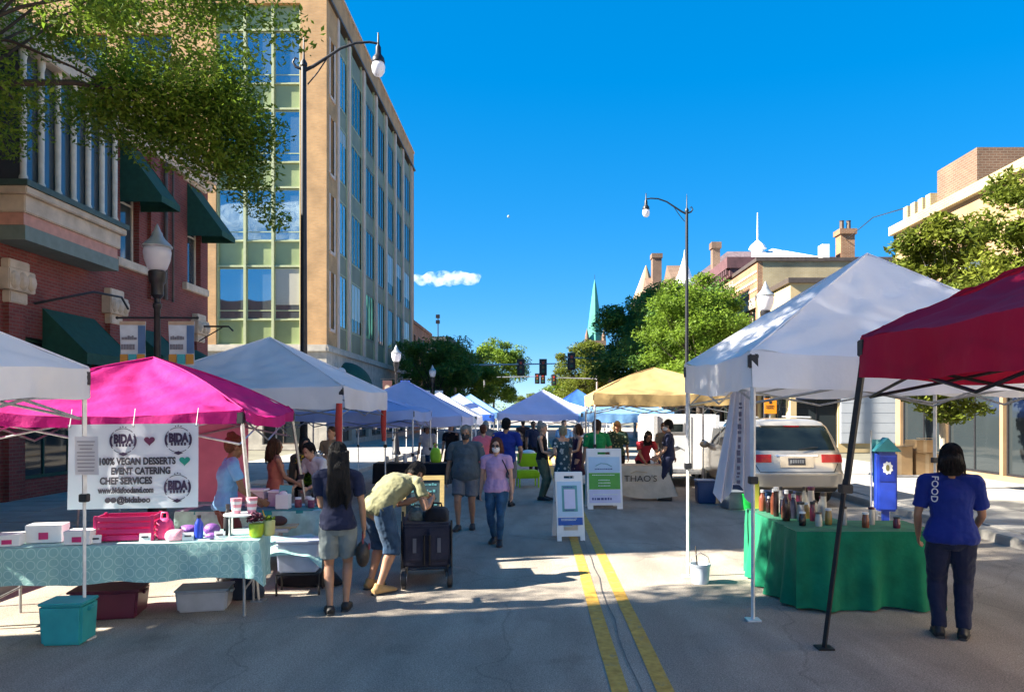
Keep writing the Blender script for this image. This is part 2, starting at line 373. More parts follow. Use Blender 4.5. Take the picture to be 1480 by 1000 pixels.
for y in (19.75, 24.75, 16.0):
    q = MB().bb(y-Y0-.28, y-Y0+.28, -.16, .02, 4.25, 4.5, M=F1).bb(y-Y0-.42, y-Y0+.42, -.24, .02, 4.5, 4.95, M=F1).bb(y-Y0-.32, y-Y0+.32, -.18, .02, 4.95, 5.15, M=F1)
    for k in (-1, 0, 1): q.ell((y-Y0+k*.26, -.22, 4.72), (.15, .12, .2), 0, 8, 6, F1)
    q.build('carved_capital', M_cream, rb, bevel=.02)
    MB().bb(y-Y0-.25, y-Y0+.25, -.12, .02, .1, 4.25, M=F1).build('pilaster', M_red, rb)
MB().bb(21.62-Y0, 22.15-Y0, -.10, .02, 5.2, HT-1.2, M=F1).build('pilaster', M_red, rb)
MB().tube([(22.5-Y0, -.09, 5.3), (22.5-Y0, -.09, HT-.6)], .06, M=F1).build('downspout', M_brz, rb)
MB().tube([(23.0-Y0, -.07, 5.3), (23.0-Y0, -.07, HT-.6)], .035, M=F1).build('downspout', M_brz, rb)
def awning(par, M, u0, u1, zt, zb, pr, val=.28):
    n = 10; b = MB()
    b.grid(lambda i, j: (u0+(u1-u0)*i, -pr*j, zt+(zb-zt)*j - .03*math.sin(math.pi*j)+.012*math.sin(i*40)*j), 12, 8, 0, M)
    for u in (u0, u1): b.add([(u, 0, zt), (u, -pr, zb), (u, 0, zb)], [(0, 1, 2)], 0, M)
    o = b.build('awning', M_dkgreen, par, smooth=40)
    v = MB(); v.bb(u0, u1, -pr-.012, -pr, zb-val, zb, M=M).bb(u0-.012, u0, -pr-.012, -.01, zb-val, zb, M=M).bb(u1, u1+.012, -pr-.012, -.01, zb-val, zb, M=M)
    v.build('awning_valance', M_dkgreen, o)
    return o
for a, c in up: awning(rb, F1, a-Y0-.02, c-Y0+.06, 9.22, 7.72, 1.1, .17)
# oriel
oy0, oy1 = 15.3, 18.85; pr = .75
o = MB().bb(oy0-Y0, oy1-Y0, -pr, .0, 6.0, 6.35, M=F1).bb(oy0-Y0-.1, oy1-Y0+.1, -pr-.1, .0, 6.35, 6.5, M=F1)
o = o.build('oriel', M_cream, rb, bevel=.02)
MB().bb(oy0-Y0-.1, oy1-Y0+.1, -pr-.1, 0, 9.3, 9.8, M=F1).build('oriel_head', M_cream, o, bevel=.02)
MB().bb(oy0-Y0+.05, oy1-Y0-.05, -pr+.06, -.01, 5.75, 5.995, M=F1).build('oriel_base', mat('salmon_paint', (.55, .27, .2), .7), o)
MB().bb(oy0-Y0+.05, oy1-Y0-.05, -pr+.03, -.01, 5.45, 5.745, M=F1).build('oriel_soffit', mat('grey_green_paint', (.17, .21, .18), .7), o)
MB().bb(oy0-Y0-.14, oy1-Y0+.14, -pr-.14, -.01, 6.5, 6.62, M=F1).build('oriel_sill', mat('dark_green_paint', (.05, .085, .07), .6), o)
nn = 7
for i in range(nn):
    u = oy0-Y0+.1+(oy1-oy0-.2)*i/(nn-1)
    MB().lathe([(.085, 6.62), (.085, 6.72), (.06, 6.78), (.065, 8.0), (.06, 9.1), (.085, 9.2), (.085, 9.3)], 10, M=F1 @ Matrix.Translation((u, -pr+.1, 0))).build('oriel_column', M_wood, o, smooth=40)
MB().lathe([(.085, 6.62), (.06, 6.78), (.065, 8.0), (.06, 9.1), (.085, 9.3)], 10, M=F1 @ Matrix.Translation((oy1-Y0-.1, -.15, 0))).build('oriel_column', M_wood, o, smooth=40)
MB().bb(oy0-Y0+.1, oy1-Y0-.1, -pr+.16, -.02, 6.62, 9.3, M=F1).build('oriel_glass', M_glass, o)
# ground floor awnings
awning(rb, F1, 17.0-Y0, 19.0-Y0, 4.3, 3.3, 1.0, .25); awning(rb, F1, 20.7-Y0, 22.2-Y0, 4.3, 3.5, .9, .25)
def dome_awning(par, M, u, z, r, pr, m=M_dkgreen, sy=1.0):
    b = MB(); b.grid(lambda i, j: (u-r*math.cos(math.pi*i), -pr*math.sin(math.pi*i)*math.cos(j*math.pi/2), z+r*sy*math.sin(math.pi*i)*math.sin(j*math.pi/2)), 16, 8, 0, M)
    b.grid(lambda i, j: (u-r*math.cos(math.pi*i), -pr*math.sin(math.pi*i)-.005, z-.22*j), 16, 1, 0, M)
    return b.build('dome_awning', m, par, smooth=60)
dome_awning(rb, F1, 23.4-Y0, 3.05, .95, 1.25)
br = MB().tube([(24.6-Y0, -.02, 4.75), (24.6-Y0, -1.1, 4.75), (24.6-Y0, -1.25, 4.6)], .03, M=F1).tube([(24.6-Y0, -.02, 4.2), (24.6-Y0, -.9, 4.72)], .02, M=F1)
br.build('sign_bracket', M_black, rb)
MB().tube([(16.7-Y0, -.02, 4.35), (16.9-Y0, -.5, 4.5), (17.6-Y0, -.8, 4.75), (18.6-Y0, -.9, 4.78), (19.0-Y0, -.85, 4.55)], .028, M=F1).build('gooseneck_lamp', M_black, rb, smooth=60)

# unseen building added left of the frame to shade the street
ob = thing('shade_building', 'unseen brown brick building added to shade the street, left of the alley', 'building', (-11, 5.25, 0))
b = MB(); ops = [(.6+2.1*i, 1.7+2.1*i, 5.6+3.6*k, 8.0+3.6*k) for i in range(3) for k in range(2)]+[(.6+2.1*i, 2.1+2.1*i, .6, 3.4) for i in range(3)]
BL = 7.0; HB = 12.7; FB = RZ(R(90), (0, -BL, 0)); wall(b, FB, BL, 0, HB, ops)
b.prism([(-.7, -BL), (-.7, 0), (-16, -16*SK), (-16, -BL)], 0, HB-.4); b.prism([(-.36, -.3), (-.36, 0), (-.7, 0), (-.7, -.3)], 0, HB-.2)
b.build('brick_wall', M_brown, ob)
for o_ in ops: window(ob, FB, o_[0], o_[2], o_[1]-o_[0], o_[3]-o_[2], M_wood, M_gdark, 1, (.5,), dep=.15)
# unseen terraces added behind the camera to bounce warm sunlight into the street
for (y_, w_, h_, mm, lb) in ((-8.5, 17, 9.5, mat('cream_render2', (.66, .55, .40), .85, var=.1, scale=1.5), 'unseen cream rendered terrace added behind the camera on the right to bounce sunlight'), (-24, 15, 10.5, M_olive, 'unseen buff brick terrace added behind the camera on the right to bounce sunlight')):
    tb_ = thing('bounce_terrace', lb, 'building', (12.7, y_, 0)); b = MB(); M_ = RZ(R(-90), (0, w_, 0))
    ops = [(1+3.2*i, 2.4+3.2*i, 4.6, 7) for i in range(int(w_/3.2))]+[(.8+3.2*i, 3.0+3.2*i, .4, 3.2) for i in range(int(w_/3.2))]
    wall(b, M_, w_, 0, h_, ops, .3); b.bb(.31, 12, 0, w_, 0, h_-.2); b.build('wall', mm, tb_)
    for o_ in ops: window(tb_, M_, o_[0], o_[2], o_[1]-o_[0], o_[3]-o_[2], M_wood, M_glass, 1, (.5,), dep=.1)

# tan office building
OY = 40.2; L = 29.0; RZT = 25.5
of = thing('office_building', 'tall tan brick office block with glass curtain wall and pale vertical fins', 'building', (-11, OY, 0))
FF = RZ(0, (-19, 0, 0)); FS = RZ(R(90)); FH = 4.17; ZB = 5.57
cx0, cx1 = 19-5.85, 19-1.4                                            # curtain wall limits in front-face local x
def wo(side_ops, W, M, t, z0, z1, mt, nm='brick_wall'):
    b = MB(); wall(b, M, W, z0, z1, side_ops, t); return b.build(nm, mt, of)
wo([(cx0, cx1, ZB, 23.6)]+[(1.5+3.4*i, 4.0+3.4*i, 6.9+FH*k, 9.5+FH*k) for i in range(3) for k in range(4)], 19, FF, .45, ZB, RZT, M_tan)
for i in range(3):
    for k in range(4): window(of, FF, 1.5+3.4*i, 6.9+FH*k, 2.5, 2.6, M_brz, M_glass, 2, dep=.2)
bw = (cx1-cx0)/3
for k in range(5):
    z = ZB+FH*k
    for i in range(3):
        u = cx0+bw*i
        if k < 4:
            MB().bb(u+.06, u+bw-.06, .26, .32, z+.06, z+1.30, M=FF).build('spandrel_panel', M_span, of)
            window(of, FF, u+.05, z+1.36, bw-.1, 2.72, M_mull, M_gblue, 1, (.17,), fr=.05, dep=.22, blind=.12)
        else: MB().bb(u+.06, u+bw-.06, .26, .32, z+.06, 23.6, M=FF).build('spandrel_panel', M_span, of)
for i in range(4):
    u = cx0+bw*i; MB().bb(u-.065, u+.065, .08, .40, ZB, 23.6, M=FF).build('mullion', M_mull, of)
for k in range(5):
    z = ZB+FH*k
    MB().bb(cx0, cx1, .14, .38, z-.05, z+.05, M=FF).build('transom', M_mull, of)
    if k < 4: MB().bb(cx0, cx1, .15, .37, z+1.30, z+1.36, M=FF).build('transom', M_mull, of)
bays = [(2.3, 4.9), (4.9, 8.8), (8.8, 12.6), (12.6, 16.1), (16.1, 19.8), (19.8, 23.3), (23.3, 27.6)]
slots = [(.72, 1.45, 6.5+FH*k, 9.55+FH*k) for k in range(5)]
b = MB(); wall(b, FS @ Matrix.Translation((.45, 0, 0)), 1.85, ZB, 23.9, [(s[0]-.45, s[1]-.45, s[2], s[3]) for s in slots if s[3] < 23.9], .45)
b.bb(.46, 2.3, .45, .6, ZB, 23.9, M=FS)
b.bb(27.6, L, 0, .45, ZB, 23.9, M=FS); b.bb(.45, L, 0, .45, 24.05, RZT, M=FS)
b.bb(.46, L, .45, .6, 24.05, RZT-.01, M=FS)
b.build('brick_wall', M_tan, of)
MB().bb(-.001, L+.02, -.16, .3, 23.9, 24.05, M=FS).build('cornice', M_brz, of)
MB().bb(-.05, L+.02, -.08, .5, RZT, RZT+.12, M=FS).bb(0, 19.0, -.06, .5, RZT, RZT+.119, M=FF).build('coping', M_fin, of)
for s in slots[:4]:
    window(of, FS, s[0], s[2], s[1]-s[0], s[3]-s[2], M_brz, M_gdark, 1, (.5,), dep=.25)
    MB().bb(s[0]-.12, s[1]+.12, -.06, .2, s[2]-.16, s[2], M=FS).build('stone_sill', M_fin, of)
    MB().bb(s[0]-.25, s[0], -.035, .05, s[2], s[3], M=FS).bb(s[1], s[1]+.25, -.035, .05, s[2], s[3], M=FS).build('window_surround', M_fin, of)
for bi, (a, c) in enumerate(bays):
    MB().bb(c-.20, c+.16, -.07, .4, ZB, 23.9, M=FS).build('fin', M_fin, of)
    if bi == 0: MB().bb(a-.16, a+.2, -.07, .4, ZB, 23.9, M=FS).build('fin', M_fin, of)
    w = c-a-.38; x0 = a+.18; ww = w*.74
    for k in range(5):
        z = ZB+FH*k
        if k < 4:
            window(of, FS, x0+(w-ww)/2, z+1.18, ww, 3.12, M_mull if bi < 2 else M_brz, M_gblue if bi in (0,) else M_gdark, 3 if bi else 2, (), fr=.05, dep=.035, blind=.3)
            for q0, q1 in ((x0, x0+(w-ww)/2), (x0+(w+ww)/2, x0+w)): MB().bb(q0, q1, .05, .3, z+1.3, z+4.15, M=FS).build('side_panel', M_sptan, of)
        MB().bb(x0, x0+w, .05, .32, z if k else z+.02, min(z+1.3, 23.9), M=FS).build('spandrel_panel', M_sptan, of)
    for q in (.13, .87): MB().bb(x0+w*q-.05, x0+w*q+.05, .0, .12, ZB, 23.9, M=FS).build('thin_fin', M_mull, of)
# stone base storey
sops = [(2.9, 5.6, .3, 3.4), (6.6, 10.2, .4, 3.6), (11.2, 15, .4, 3.6), (16, 19.6, .4, 3.6), (20.6, 24.2, .4, 3.6), (25, 28, .4, 3.6)]
wo(sops, L, FS, .44, 0, ZB-.35, M_stone, 'stone_base')
wo([(12.6, 14.8, .3, 3.4), (15.6, 17.7, .3, 3.4), (3, 6, .5, 3.4), (7.5, 10.5, .5, 3.4)], 18.55, FF, .44, 0, ZB-.35, M_stone, 'stone_base')
for s in sops: window(of, FS, s[0], s[2], s[1]-s[0], s[3]-s[2], M_brz, M_gdark, 2, (.75,), dep=.2, name='shop_window')
for s in [(12.6, 14.8, .3, 3.4), (15.6, 17.7, .3, 3.4), (3, 6, .5, 3.4), (7.5, 10.5, .5, 3.4)]: window(of, FF, s[0], s[2], s[1]-s[0], s[3]-s[2], M_brz, M_gdark, 2, (.75,), dep=.2, name='shop_window')
MB().bb(-.10, L, -.12, .44, ZB-.35, ZB-.12, M=FS).bb(-.05, L, -.06, .44, ZB-.12, ZB, M=FS).bb(0, 18.99, -.12, .44, ZB-.349, ZB-.12, M=FF).bb(0, 18.99, -.06, .44, ZB-.12, ZB-.001, M=FF).build('stone_cornice', M_stone, of)
MB().bb(-18.9, -.62, .62, L-.02, 0, RZT-.5).build('building_core', M_dark, of)
MB().bb(-19, -.3, L-.02, L, 0, RZT).bb(-19, -18.9, 0.46, L, 0, RZT).build('rear_wall', M_tan, of)
dome_awning(of, FS, 4.25, 3.3, 2.0, 1.5, M_dkgreen, .8)
MB().tube([(1.6, -.02, 3.75), (1.6, -.35, 3.7), (1.6, -.35, 3.95)], .035, M=FS).build('wall_lamp_arm', M_black, of)
MB().ell((1.6, -.35, 4.2), (.27, .27, .26), 0, 14, 10, FS).build('wall_lamp_globe', M_globe, of, smooth=180)

# smaller buildings beyond the office block
bb_ = thing('brown_building', 'small buff brick building just beyond the tan office block', 'building', (-11, 72, 0))
MB().bb(-14, -.7, 0, 14, 0, 10.6).bb(-14, -.6, -.1, 14.1, 10.6, 10.9).build('wall', M_pinkb, bb_)
for k in range(3):
    for i in range(4): window(bb_, RZ(R(90), (-.7, 0, 0)), 1.2+3.1*i, 2+2.9*k, 1.3, 1.8, M_brz, M_glass, 1, (.5,), dep=-.03)
gb = thing('grey_building', 'low dark grey building with flat roof above the shaded street tree', 'building', (-11, 98, 0))
MB().bb(-16, 0, 0, 22, 0, 11.2).build('wall', mat('grey_slate', (.14, .13, .15), .7, var=.2, scale=.5), gb)
MB().bb(-16.2, .2, -.2, 22.2, 11.2, 11.8).build('roof', M_roof, gb)
for k in range(3):
    for i in range(5): window(gb, RZ(0, (-16, 0, 0)), 1+3*i, 2+3*k, 1.6, 1.7, M_brz, M_glass, 2, dep=-.03)
# right: storefront building, buff building, old hall, gabled hall, near building
def rthing(n, l, Y): return thing(n, l, 'building', (12.7, Y, 0))
FR = lambda Wd: RZ(R(-90), (0, Wd, 0))                                # facade looking to -X; local x runs towards the viewer
M_gray = mat('pale_grey_render', (.40, .42, .45), .8, var=.06, scale=1.2, bump=.1)
s1 = rthing('storefront_building', 'low cream building with dark glazed storefront behind the silver minivan', 37.8)
b = MB(); wall(b, RZ(0), 11, 0, 8.4, [(.3, 2.35, .25, 3.3), (.8, 2.2, 4.6, 6.6), (4, 5.4, 4.6, 6.6)], .3)
wall(b, FR(5.6), 5.29, 0, 8.4, [(.4, 2.4, .3, 3.3), (2.9, 4.9, .3, 3.3), (.6, 1.8, 4.5, 6.8), (3.0, 4.2, 4.5, 6.8)], .3)
b.build('wall', mat('cream_render', (.50, .38, .20), .8, var=.1, scale=1.5), s1)
MB().bb(.6, 11, .6, 5.6, 0, 8.2).build('building_core', M_dark, s1); MB().bb(-.15, 11.1, -.15, 5.6, 8.4, 8.65).build('coping', M_brz, s1)
window(s1, RZ(0), .3, .25, 2.05, 3.05, M_black, M_gdark, 2, (.66,), dep=.1, name='shop_window')
for a, w in ((.4, 2.), (2.9, 2.)): window(s1, FR(5.6), a, .3, w, 3.0, M_black, M_gdark, 2, (.66,), dep=.1, name='shop_window')
for a in (.8, 4.): window(s1, RZ(0), a, 4.6, 1.4, 2.0, M_wood, M_glass, 1, (.5,), dep=.1)
for a in (.6, 3.): window(s1, FR(5.6), a, 4.5, 1.2, 2.3, M_wood, M_glass, 1, (.5,), dep=.1)
fas = MB().bb(.25, 2.4, -.10, -.003, 2.62, 3.35).build('shop_sign', mat('navy_panel', (.02, .025, .05), .4), s1)
text('art demark', .36, M_white, fas, FACE((1.32, -.102, 2.97)), 1.5)
MB().bb(2.45, 7.4, -.08, -.004, .45, 3.45).build('roller_door', M_gray, s1)
for z in range(6): MB().bb(2.5, 7.35, -.088, -.081, .5+.49*z, .96+.49*z).build('door_slat', M_gray, s1)
s2 = rthing('buff_building', 'plain buff brick building with flat roof above the cream storefront building', 43.4)
b = MB(); wall(b, FR(5.3), 5.29, 0, 10.6, [(.9, 1.9, 5.4, 8.0), (2.5, 3.5, 5.4, 8.0), (3.9, 4.9, 5.4, 8.0), (.6, 4.8, .4, 3.4)], .3)
b.build('facade_wall', M_pinkb, s2)
MB().bb(.302, 14, 0, 5.3, 0, 10.6).build('side_wall', M_olive, s2); MB().bb(-.1, 14.1, -.1, 5.4, 10.6, 10.8).build('coping', M_brz, s2)
for a in (.9, 2.5, 3.9):
    window(s2, FR(5.3), a, 5.4, 1.0, 2.6, M_wood, M_gdark, 1, (.5,), dep=.1)
    MB().prism([(.62*math.cos(t*math.pi/8), .62*math.sin(t*math.pi/8)) for t in range(9)], 0, .08, 0, FR(5.3) @ Matrix.Translation((a+.5, -.01, 8.0)) @ Matrix.Rotation(R(90), 4, 'X')).build('window_arch', M_cream, s2)
window(s2, FR(5.3), .6, .4, 4.2, 3.0, M_black, M_gdark, 4, (.7,), dep=.1, name='shop_window')
for k in range(4): MB().bb(.05, 5.25, -.04, .02, 8.5+.5*k, 8.62+.5*k, M=FR(5.3)).build('brick_band', M_cream, s2)
chy = MB().bb(5.0, 5.8, .6, 1.4, 10.8, 12.3).bb(4.9, 5.9, .5, 1.5, 12.3, 12.6).build('chimney', M_pinkb, s2)
for k in (0, 1): MB().lathe([(.13, 0), (.12, .5), (.15, .55)], 10, c=(5.2+.4*k, 1, 12.6)).build('chimney_pot', M_brz, chy)
MB().bb(3.9, 4.3, .5, 1.2, 10.8, 11.7).build('roof_box', M_white, s2)
s3 = rthing('old_hall', 'old brick hall with purple corbelled cornice and white pyramid roof above the street trees', 48.7)
b = MB(); wall(b, FR(17), 17, 0, 10.7, [(1.2+3.1*i, 2.5+3.1*i, 4.6+0, 7.6) for i in range(5)]+[(1.2+3.1*i, 2.9+3.1*i, .4, 3.2) for i in range(5)], .35)
b.bb(.36, 12, 0, 17, 0, 10.7); b.build('wall', M_pinkb, s3)
for i in range(5):
    window(s3, FR(17), 1.2+3.1*i, 4.6, 1.3, 3.0, M_wood, M_gdark, 1, (.5,), dep=.12); window(s3, FR(17), 1.2+3.1*i, .4, 1.7, 2.8, M_black, M_gdark, 2, (.7,), dep=.12, name='shop_window')
M_purp = mat('purple_cornice', (.11, .05, .055), .7, var=.2, scale=3)
MB().bb(-.45, 12, -.2, 17.2, 11.2, 11.9).bb(-.25, 12, -.1, 17.1, 10.7, 11.2).build('cornice', M_purp, s3)
de = MB().bb(-.42, -.26, -.12, .12, 10.85, 11.18).mesh('dentil', mat('dark_purple', (.08, .04, .045), .7))
for i in range(34): put('dentil', de, s3, loc=(0, .3+.5*i, 0))
MB().bb(-.02, .02, 0, 17, 9.6, 10.4).build('frieze', mat('mauve_frieze', (.28, .18, .18), .8), s3)
MB().add([(1.0, 3, 12.0), (10, 3, 12.0), (10, 15, 12.0), (1.0, 15, 12.0), (5, 8, 14.2)], [(0, 1, 4), (1, 2, 4), (2, 3, 4), (3, 0, 4), (3, 2, 1, 0)]).bb(1, 10, 3, 15, 11.9, 12.01).build('pyramid_roof', mat('white_roof', (.72, .72, .72), .6), s3)
MB().lathe([(.45, 12.6), (.45, 13.9), (.65, 13.95), (.5, 14.2), (.06, 14.6), (.03, 16.6)], 12, c=(3.6, 7, 0)).build('cupola', M_white, s3)
tu = MB().lathe([(.75, 9.2), (.8, 12.6), (.95, 12.7), (.95, 12.9)], 14, c=(.1, 16.4, 0)).build('turret', mat('slate_turret', (.28, .28, .34), .7), s3, smooth=40)
MB().lathe([(1.0, 12.9), (.55, 13.8), (.06, 15.4), (.02, 15.9)], 14, c=(.1, 16.4, 0)).build('turret_cap', M_white, tu, smooth=40)
MB().bb(1.6, 2.2, 12.5, 13.2, 11.9, 15.2).bb(1.5, 2.3, 12.4, 13.3, 15.2, 15.7).build('chimney', M_brown, s3)
s4 = rthing('gabled_hall', 'tall old brick hall with steep brown gable and paired chimneys behind the dark trees', 66)
MB().bb(0, 14, 0, 30, 0, 13).build('wall', M_pinkb, s4)
def gable(y0, y1, z0, z1, nm='gable'):
    return MB().prism([(y0, z0), (y1, z0), (y1, z0+.4), ((y0+y1)/2, z1), (y0, z0+.4)], -.3, 1.2, 0, Matrix(((0, 0, 1, 0), (1, 0, 0, 0), (0, 1, 0, 0), (0, 0, 0, 1)))).build(nm, M_brown, s4)
gable(2, 9, 13, 15.8); gable(14, 26, 13, 17.2)
rf = MB().add([(0, -.3, 12.9), (14, -.3, 12.9), (14, 30.3, 12.9), (0, 30.3, 12.9), (5, 4, 16.8), (9, 4, 16.8), (9, 26, 16.8), (5, 26, 16.8)], [(0, 1, 5, 4), (1, 2, 6, 5), (2, 3, 7, 6), (3, 0, 4, 7), (4, 5, 6, 7), (3, 2, 1, 0)]).build('roof', mat('purple_slate', (.15, .11, .12), .7, var=.25, scale=4), s4)
for y, z in ((18.6, 19.2),): MB().bb(.4, 1.4, y, y+1.2, 13, z).bb(.3, 1.5, y-.1, y+1.3, z, z+.5).build('chimney', M_brown, rf)
MB().lathe([(1.9, 13), (1.8, 15), (.05, 19.6)], 10, c=(.6, 25, 0)).build('spirelet', mat('tan_tiles', (.30, .22, .13), .8), s4)
for k in range(3):
    for i in range(8): window(s4, FR(30), 1.5+3.6*i, 2+3.6*k, 1.5, 2.4, M_wood, M_gdark, 1, (.5,), dep=-.03)
s0 = rthing('beige_building', 'beige two storey building behind the sunlit tree at the right edge', 9)
b = MB(); wall(b, FR(17.8), 17.8, 0, 8.2, [(1+2.9*i, 2.3+2.9*i, 4.6, 6.9) for i in range(6)]+[(.35+2.9*i, 3.1+2.9*i, .25, 3.7) for i in range(6)], .3)
b.bb(.31, 12, 0, 17.8, 0, 8.2); b.build('wall', mat('beige_render', (.30, .195, .105), .85, var=.15, scale=1.2, bump=.2), s0)
for i in range(6):
    window(s0, FR(17.8), 1+2.9*i, 4.6, 1.3, 2.3, M_wood, M_glass, 1, (.5,), dep=.1); window(s0, FR(17.8), .35+2.9*i, .25, 2.75, 3.45, M_black, M_gdark, 2, (.7,), dep=.1, name='shop_window')
MB().bb(-.2, 12, -.1, 17.9, 8.2, 8.5).build('cornice', M_olive, s0)
MB().bb(.2, 2.4, 13.2, 15.4, 8.5, 9.7).build('roof_house', M_brown, s0)
for i in range(4): MB().bb(-.02, .3, 16.9-.5*i, 17.2-.5*i, 8.5, 9.0).build('parapet_block', M_olive, s0)
tag(MB().tube([(12.7+5.4+12.7*0, 44.4, 12.0), (16.0, 36, 11.2), (12.9, 26.6, 9.1)], .02, 6).build('overhead_cable', M_black), 'thin dark cable strung from the brick chimney to the beige building', 'cable')
# church spire far down the street
ch = thing('church', 'distant church with slender green copper spire beyond the trees', 'church', (12.6, 160, 0))
MB().bb(-2, 2, -2, 2, 0, 16).bb(-2.2, 2.2, -2.2, 2.2, 16, 17).build('tower', M_brown, ch)
MB().lathe([(1.9, 17), (1.55, 19), (.95, 24), (.4, 28.2), (.05, 30)], 8).build('spire', mat('copper_patina', (.045, .25, .19), .6, var=.2, scale=.6), ch)
MB().tube([(0, 0, 29.9), (0, 0, 31)], .04).build('finial', M_black, ch)
for sx in (-1, 1): MB().lathe([(.45, 17), (.4, 18), (.02, 19.6)], 8, c=(1.75*sx, -1.75, 0)).build('pinnacle', M_brown, ch)
MB().bb(-6, 14, 2, 30, 0, 10).build('nave', M_brown, ch)

# ------------------------------------------------------------------ street lamps, signals
def acorn_lamp(label, x, y, base=.105, sc=1.0):
    t = thing('street_lamp', label, 'street lamp', (x, y, base), 0, 'acorn street lamps along the kerbs')
    t.scale = (sc, sc, sc)
    MB().lathe([(.2, 0), (.2, .12), (.15, .2), (.13, .7), (.09, .8), (.075, .9)], 14).build('base', M_black, t, smooth=35)
    MB().lathe([(.062, .9), (.055, 2.2), (.05, 3.55), (.07, 3.58), (.07, 3.64), (.05, 3.66), (.05, 3.72)], 12).build('pole', M_black, t, smooth=35)
    MB().lathe([(.05, 3.72), (.10, 3.78), (.10, 3.95), (.13, 4.0), (.14, 4.16), (.12, 4.18)], 14).build('fitter', M_black, t, smooth=35)
    MB().lathe([(.11, 4.18), (.15, 4.22), (.2, 4.36), (.215, 4.48), (.2, 4.56)], 20).build('globe', M_globe, t, smooth=180)
    c = MB().lathe([(.225, 4.555), (.235, 4.575), (.2, 4.62), (.12, 4.70), (.085, 4.76), (.08, 4.80), (.06, 4.82), (.045, 4.86), (.02, 4.92), (.004, 4.95)], 20).build('cap', mat('lamp_cap_glass', (.42, .45, .46), .3, .3, var=.1, trans=.15), t, smooth=60)
    return t
def lamp_banner(t, sx, white, strip, squares, label, zt=3.35, w=.42, h=.72, logo=None, arms=True):
    f = t.location
    if arms: MB().tube([(0, 0, zt+.06), (sx*.66, 0, zt+.06)], .016).tube([(0, 0, zt-h-.08), (sx*.62, 0, zt-h-.08)], .016).ell((sx*.66, 0, zt+.06), .025).build('banner_arm', M_black, t, smooth=50)
    o = thing('banner', label, 'banner', (f.x+sx*.40*t.scale.x, f.y, f.z+(zt-h)*t.scale.x)); o.scale = t.scale
    MB().grid(lambda i, j: (-w/2+w*i, .012*math.sin(j*5+i*2), h*j), 6, 8).build('cloth', white, o, smooth=60)
    if strip:
        MB().bb(w*.22, w*.5, -.022, -.014, h*.27, h*.9).build('blue_strip', strip, o)
        for i, q in enumerate(squares): MB().bb(-w/2+w*(i/3)+.008, -w/2+w*((i+1)/3)-.008, -.022, -.014, .02, h*.25).build('colour_square', q, o)
        MB().bb(-w/2, w/2, -.023, -.014, h*.92, h).build('top_strip', mat('banner_tan', (.5, .36, .25), .8), o)
        p = MB(); rr = random.Random(int(f.x*10)+sx)
        x = -w*.42
        for i in range(6): wd = rr.uniform(.02, .045); p.bb(x, x+wd, -.0235, -.016, h*.58, h*.58+rr.uniform(.035, .07)); x += wd+.006
        x = -w*.44
        for i in range(5): wd = rr.uniform(.028, .05); p.bb(x, x+wd, -.0235, -.016, h*.36, h*.36+.085); x += wd+.008
        p.build('print_lines', mat('grey_ink', (.22, .21, .24), .8), o)['kind'] = 'stuff'
    if logo: MB().lathe([(.12, -.003), (.12, .003)], 18, M=Matrix.Translation((0, -.02, h*.55)) @ Matrix.Rotation(R(90), 4, 'X')).build('round_emblem', logo, o)
    return o
bw_ = mat('banner_white', (.62, .66, .72), .8); bor = mat('banner_orange', (.55, .26, .05), .8); bteal = mat('banner_teal', (.06, .38, .42), .8); bblue = mat('banner_blue', (.09, .17, .33), .8)
l1 = acorn_lamp('nearest acorn street lamp, carrying two white banners before the red brick building', -6.2, 12.5, .105, 1.0)
lamp_banner(l1, -1, bw_, bblue, (bor, bteal, bor), 'white lamp banner with orange and teal squares on the left arm of the nearest lamp')
lamp_banner(l1, 1, bw_, bblue, (bor, bteal, bor), 'white lamp banner with orange and teal squares on the right arm of the nearest lamp')
l2 = acorn_lamp('acorn street lamp with a blue and a brown banner before the office block', -6.1, 33.5, .105, .98)
M_cob = mat('cobalt_cloth', (.02, .08, .42), .8); M_mar = mat('maroon_cloth', (.12, .05, .05), .8)
lamp_banner(l2, 1, M_cob, None, (), 'cobalt blue lamp banner with round white emblem', logo=M_white); lamp_banner(l2, -1, M_mar, None, (), 'dark maroon lamp banner with round pale emblem', logo=M_cream)
l3 = acorn_lamp('far acorn street lamp with two white banners before the shaded tree', -6.05, 45, .105, .95)
lamp_banner(l3, 1, bw_, None, (), 'plain white banner on the right arm of the far lamp', w=.5, h=.85); lamp_banner(l3, -1, bw_, None, (), 'plain white banner on the left arm of the far lamp', w=.5, h=.85)
l4 = acorn_lamp('acorn street lamp standing right of the white market tent before the cream building', 7.15, 23.6, .105, 1.2)
l5 = acorn_lamp('small distant acorn street lamp beside the dark right-hand trees', 7.15, 41, .105, .92)
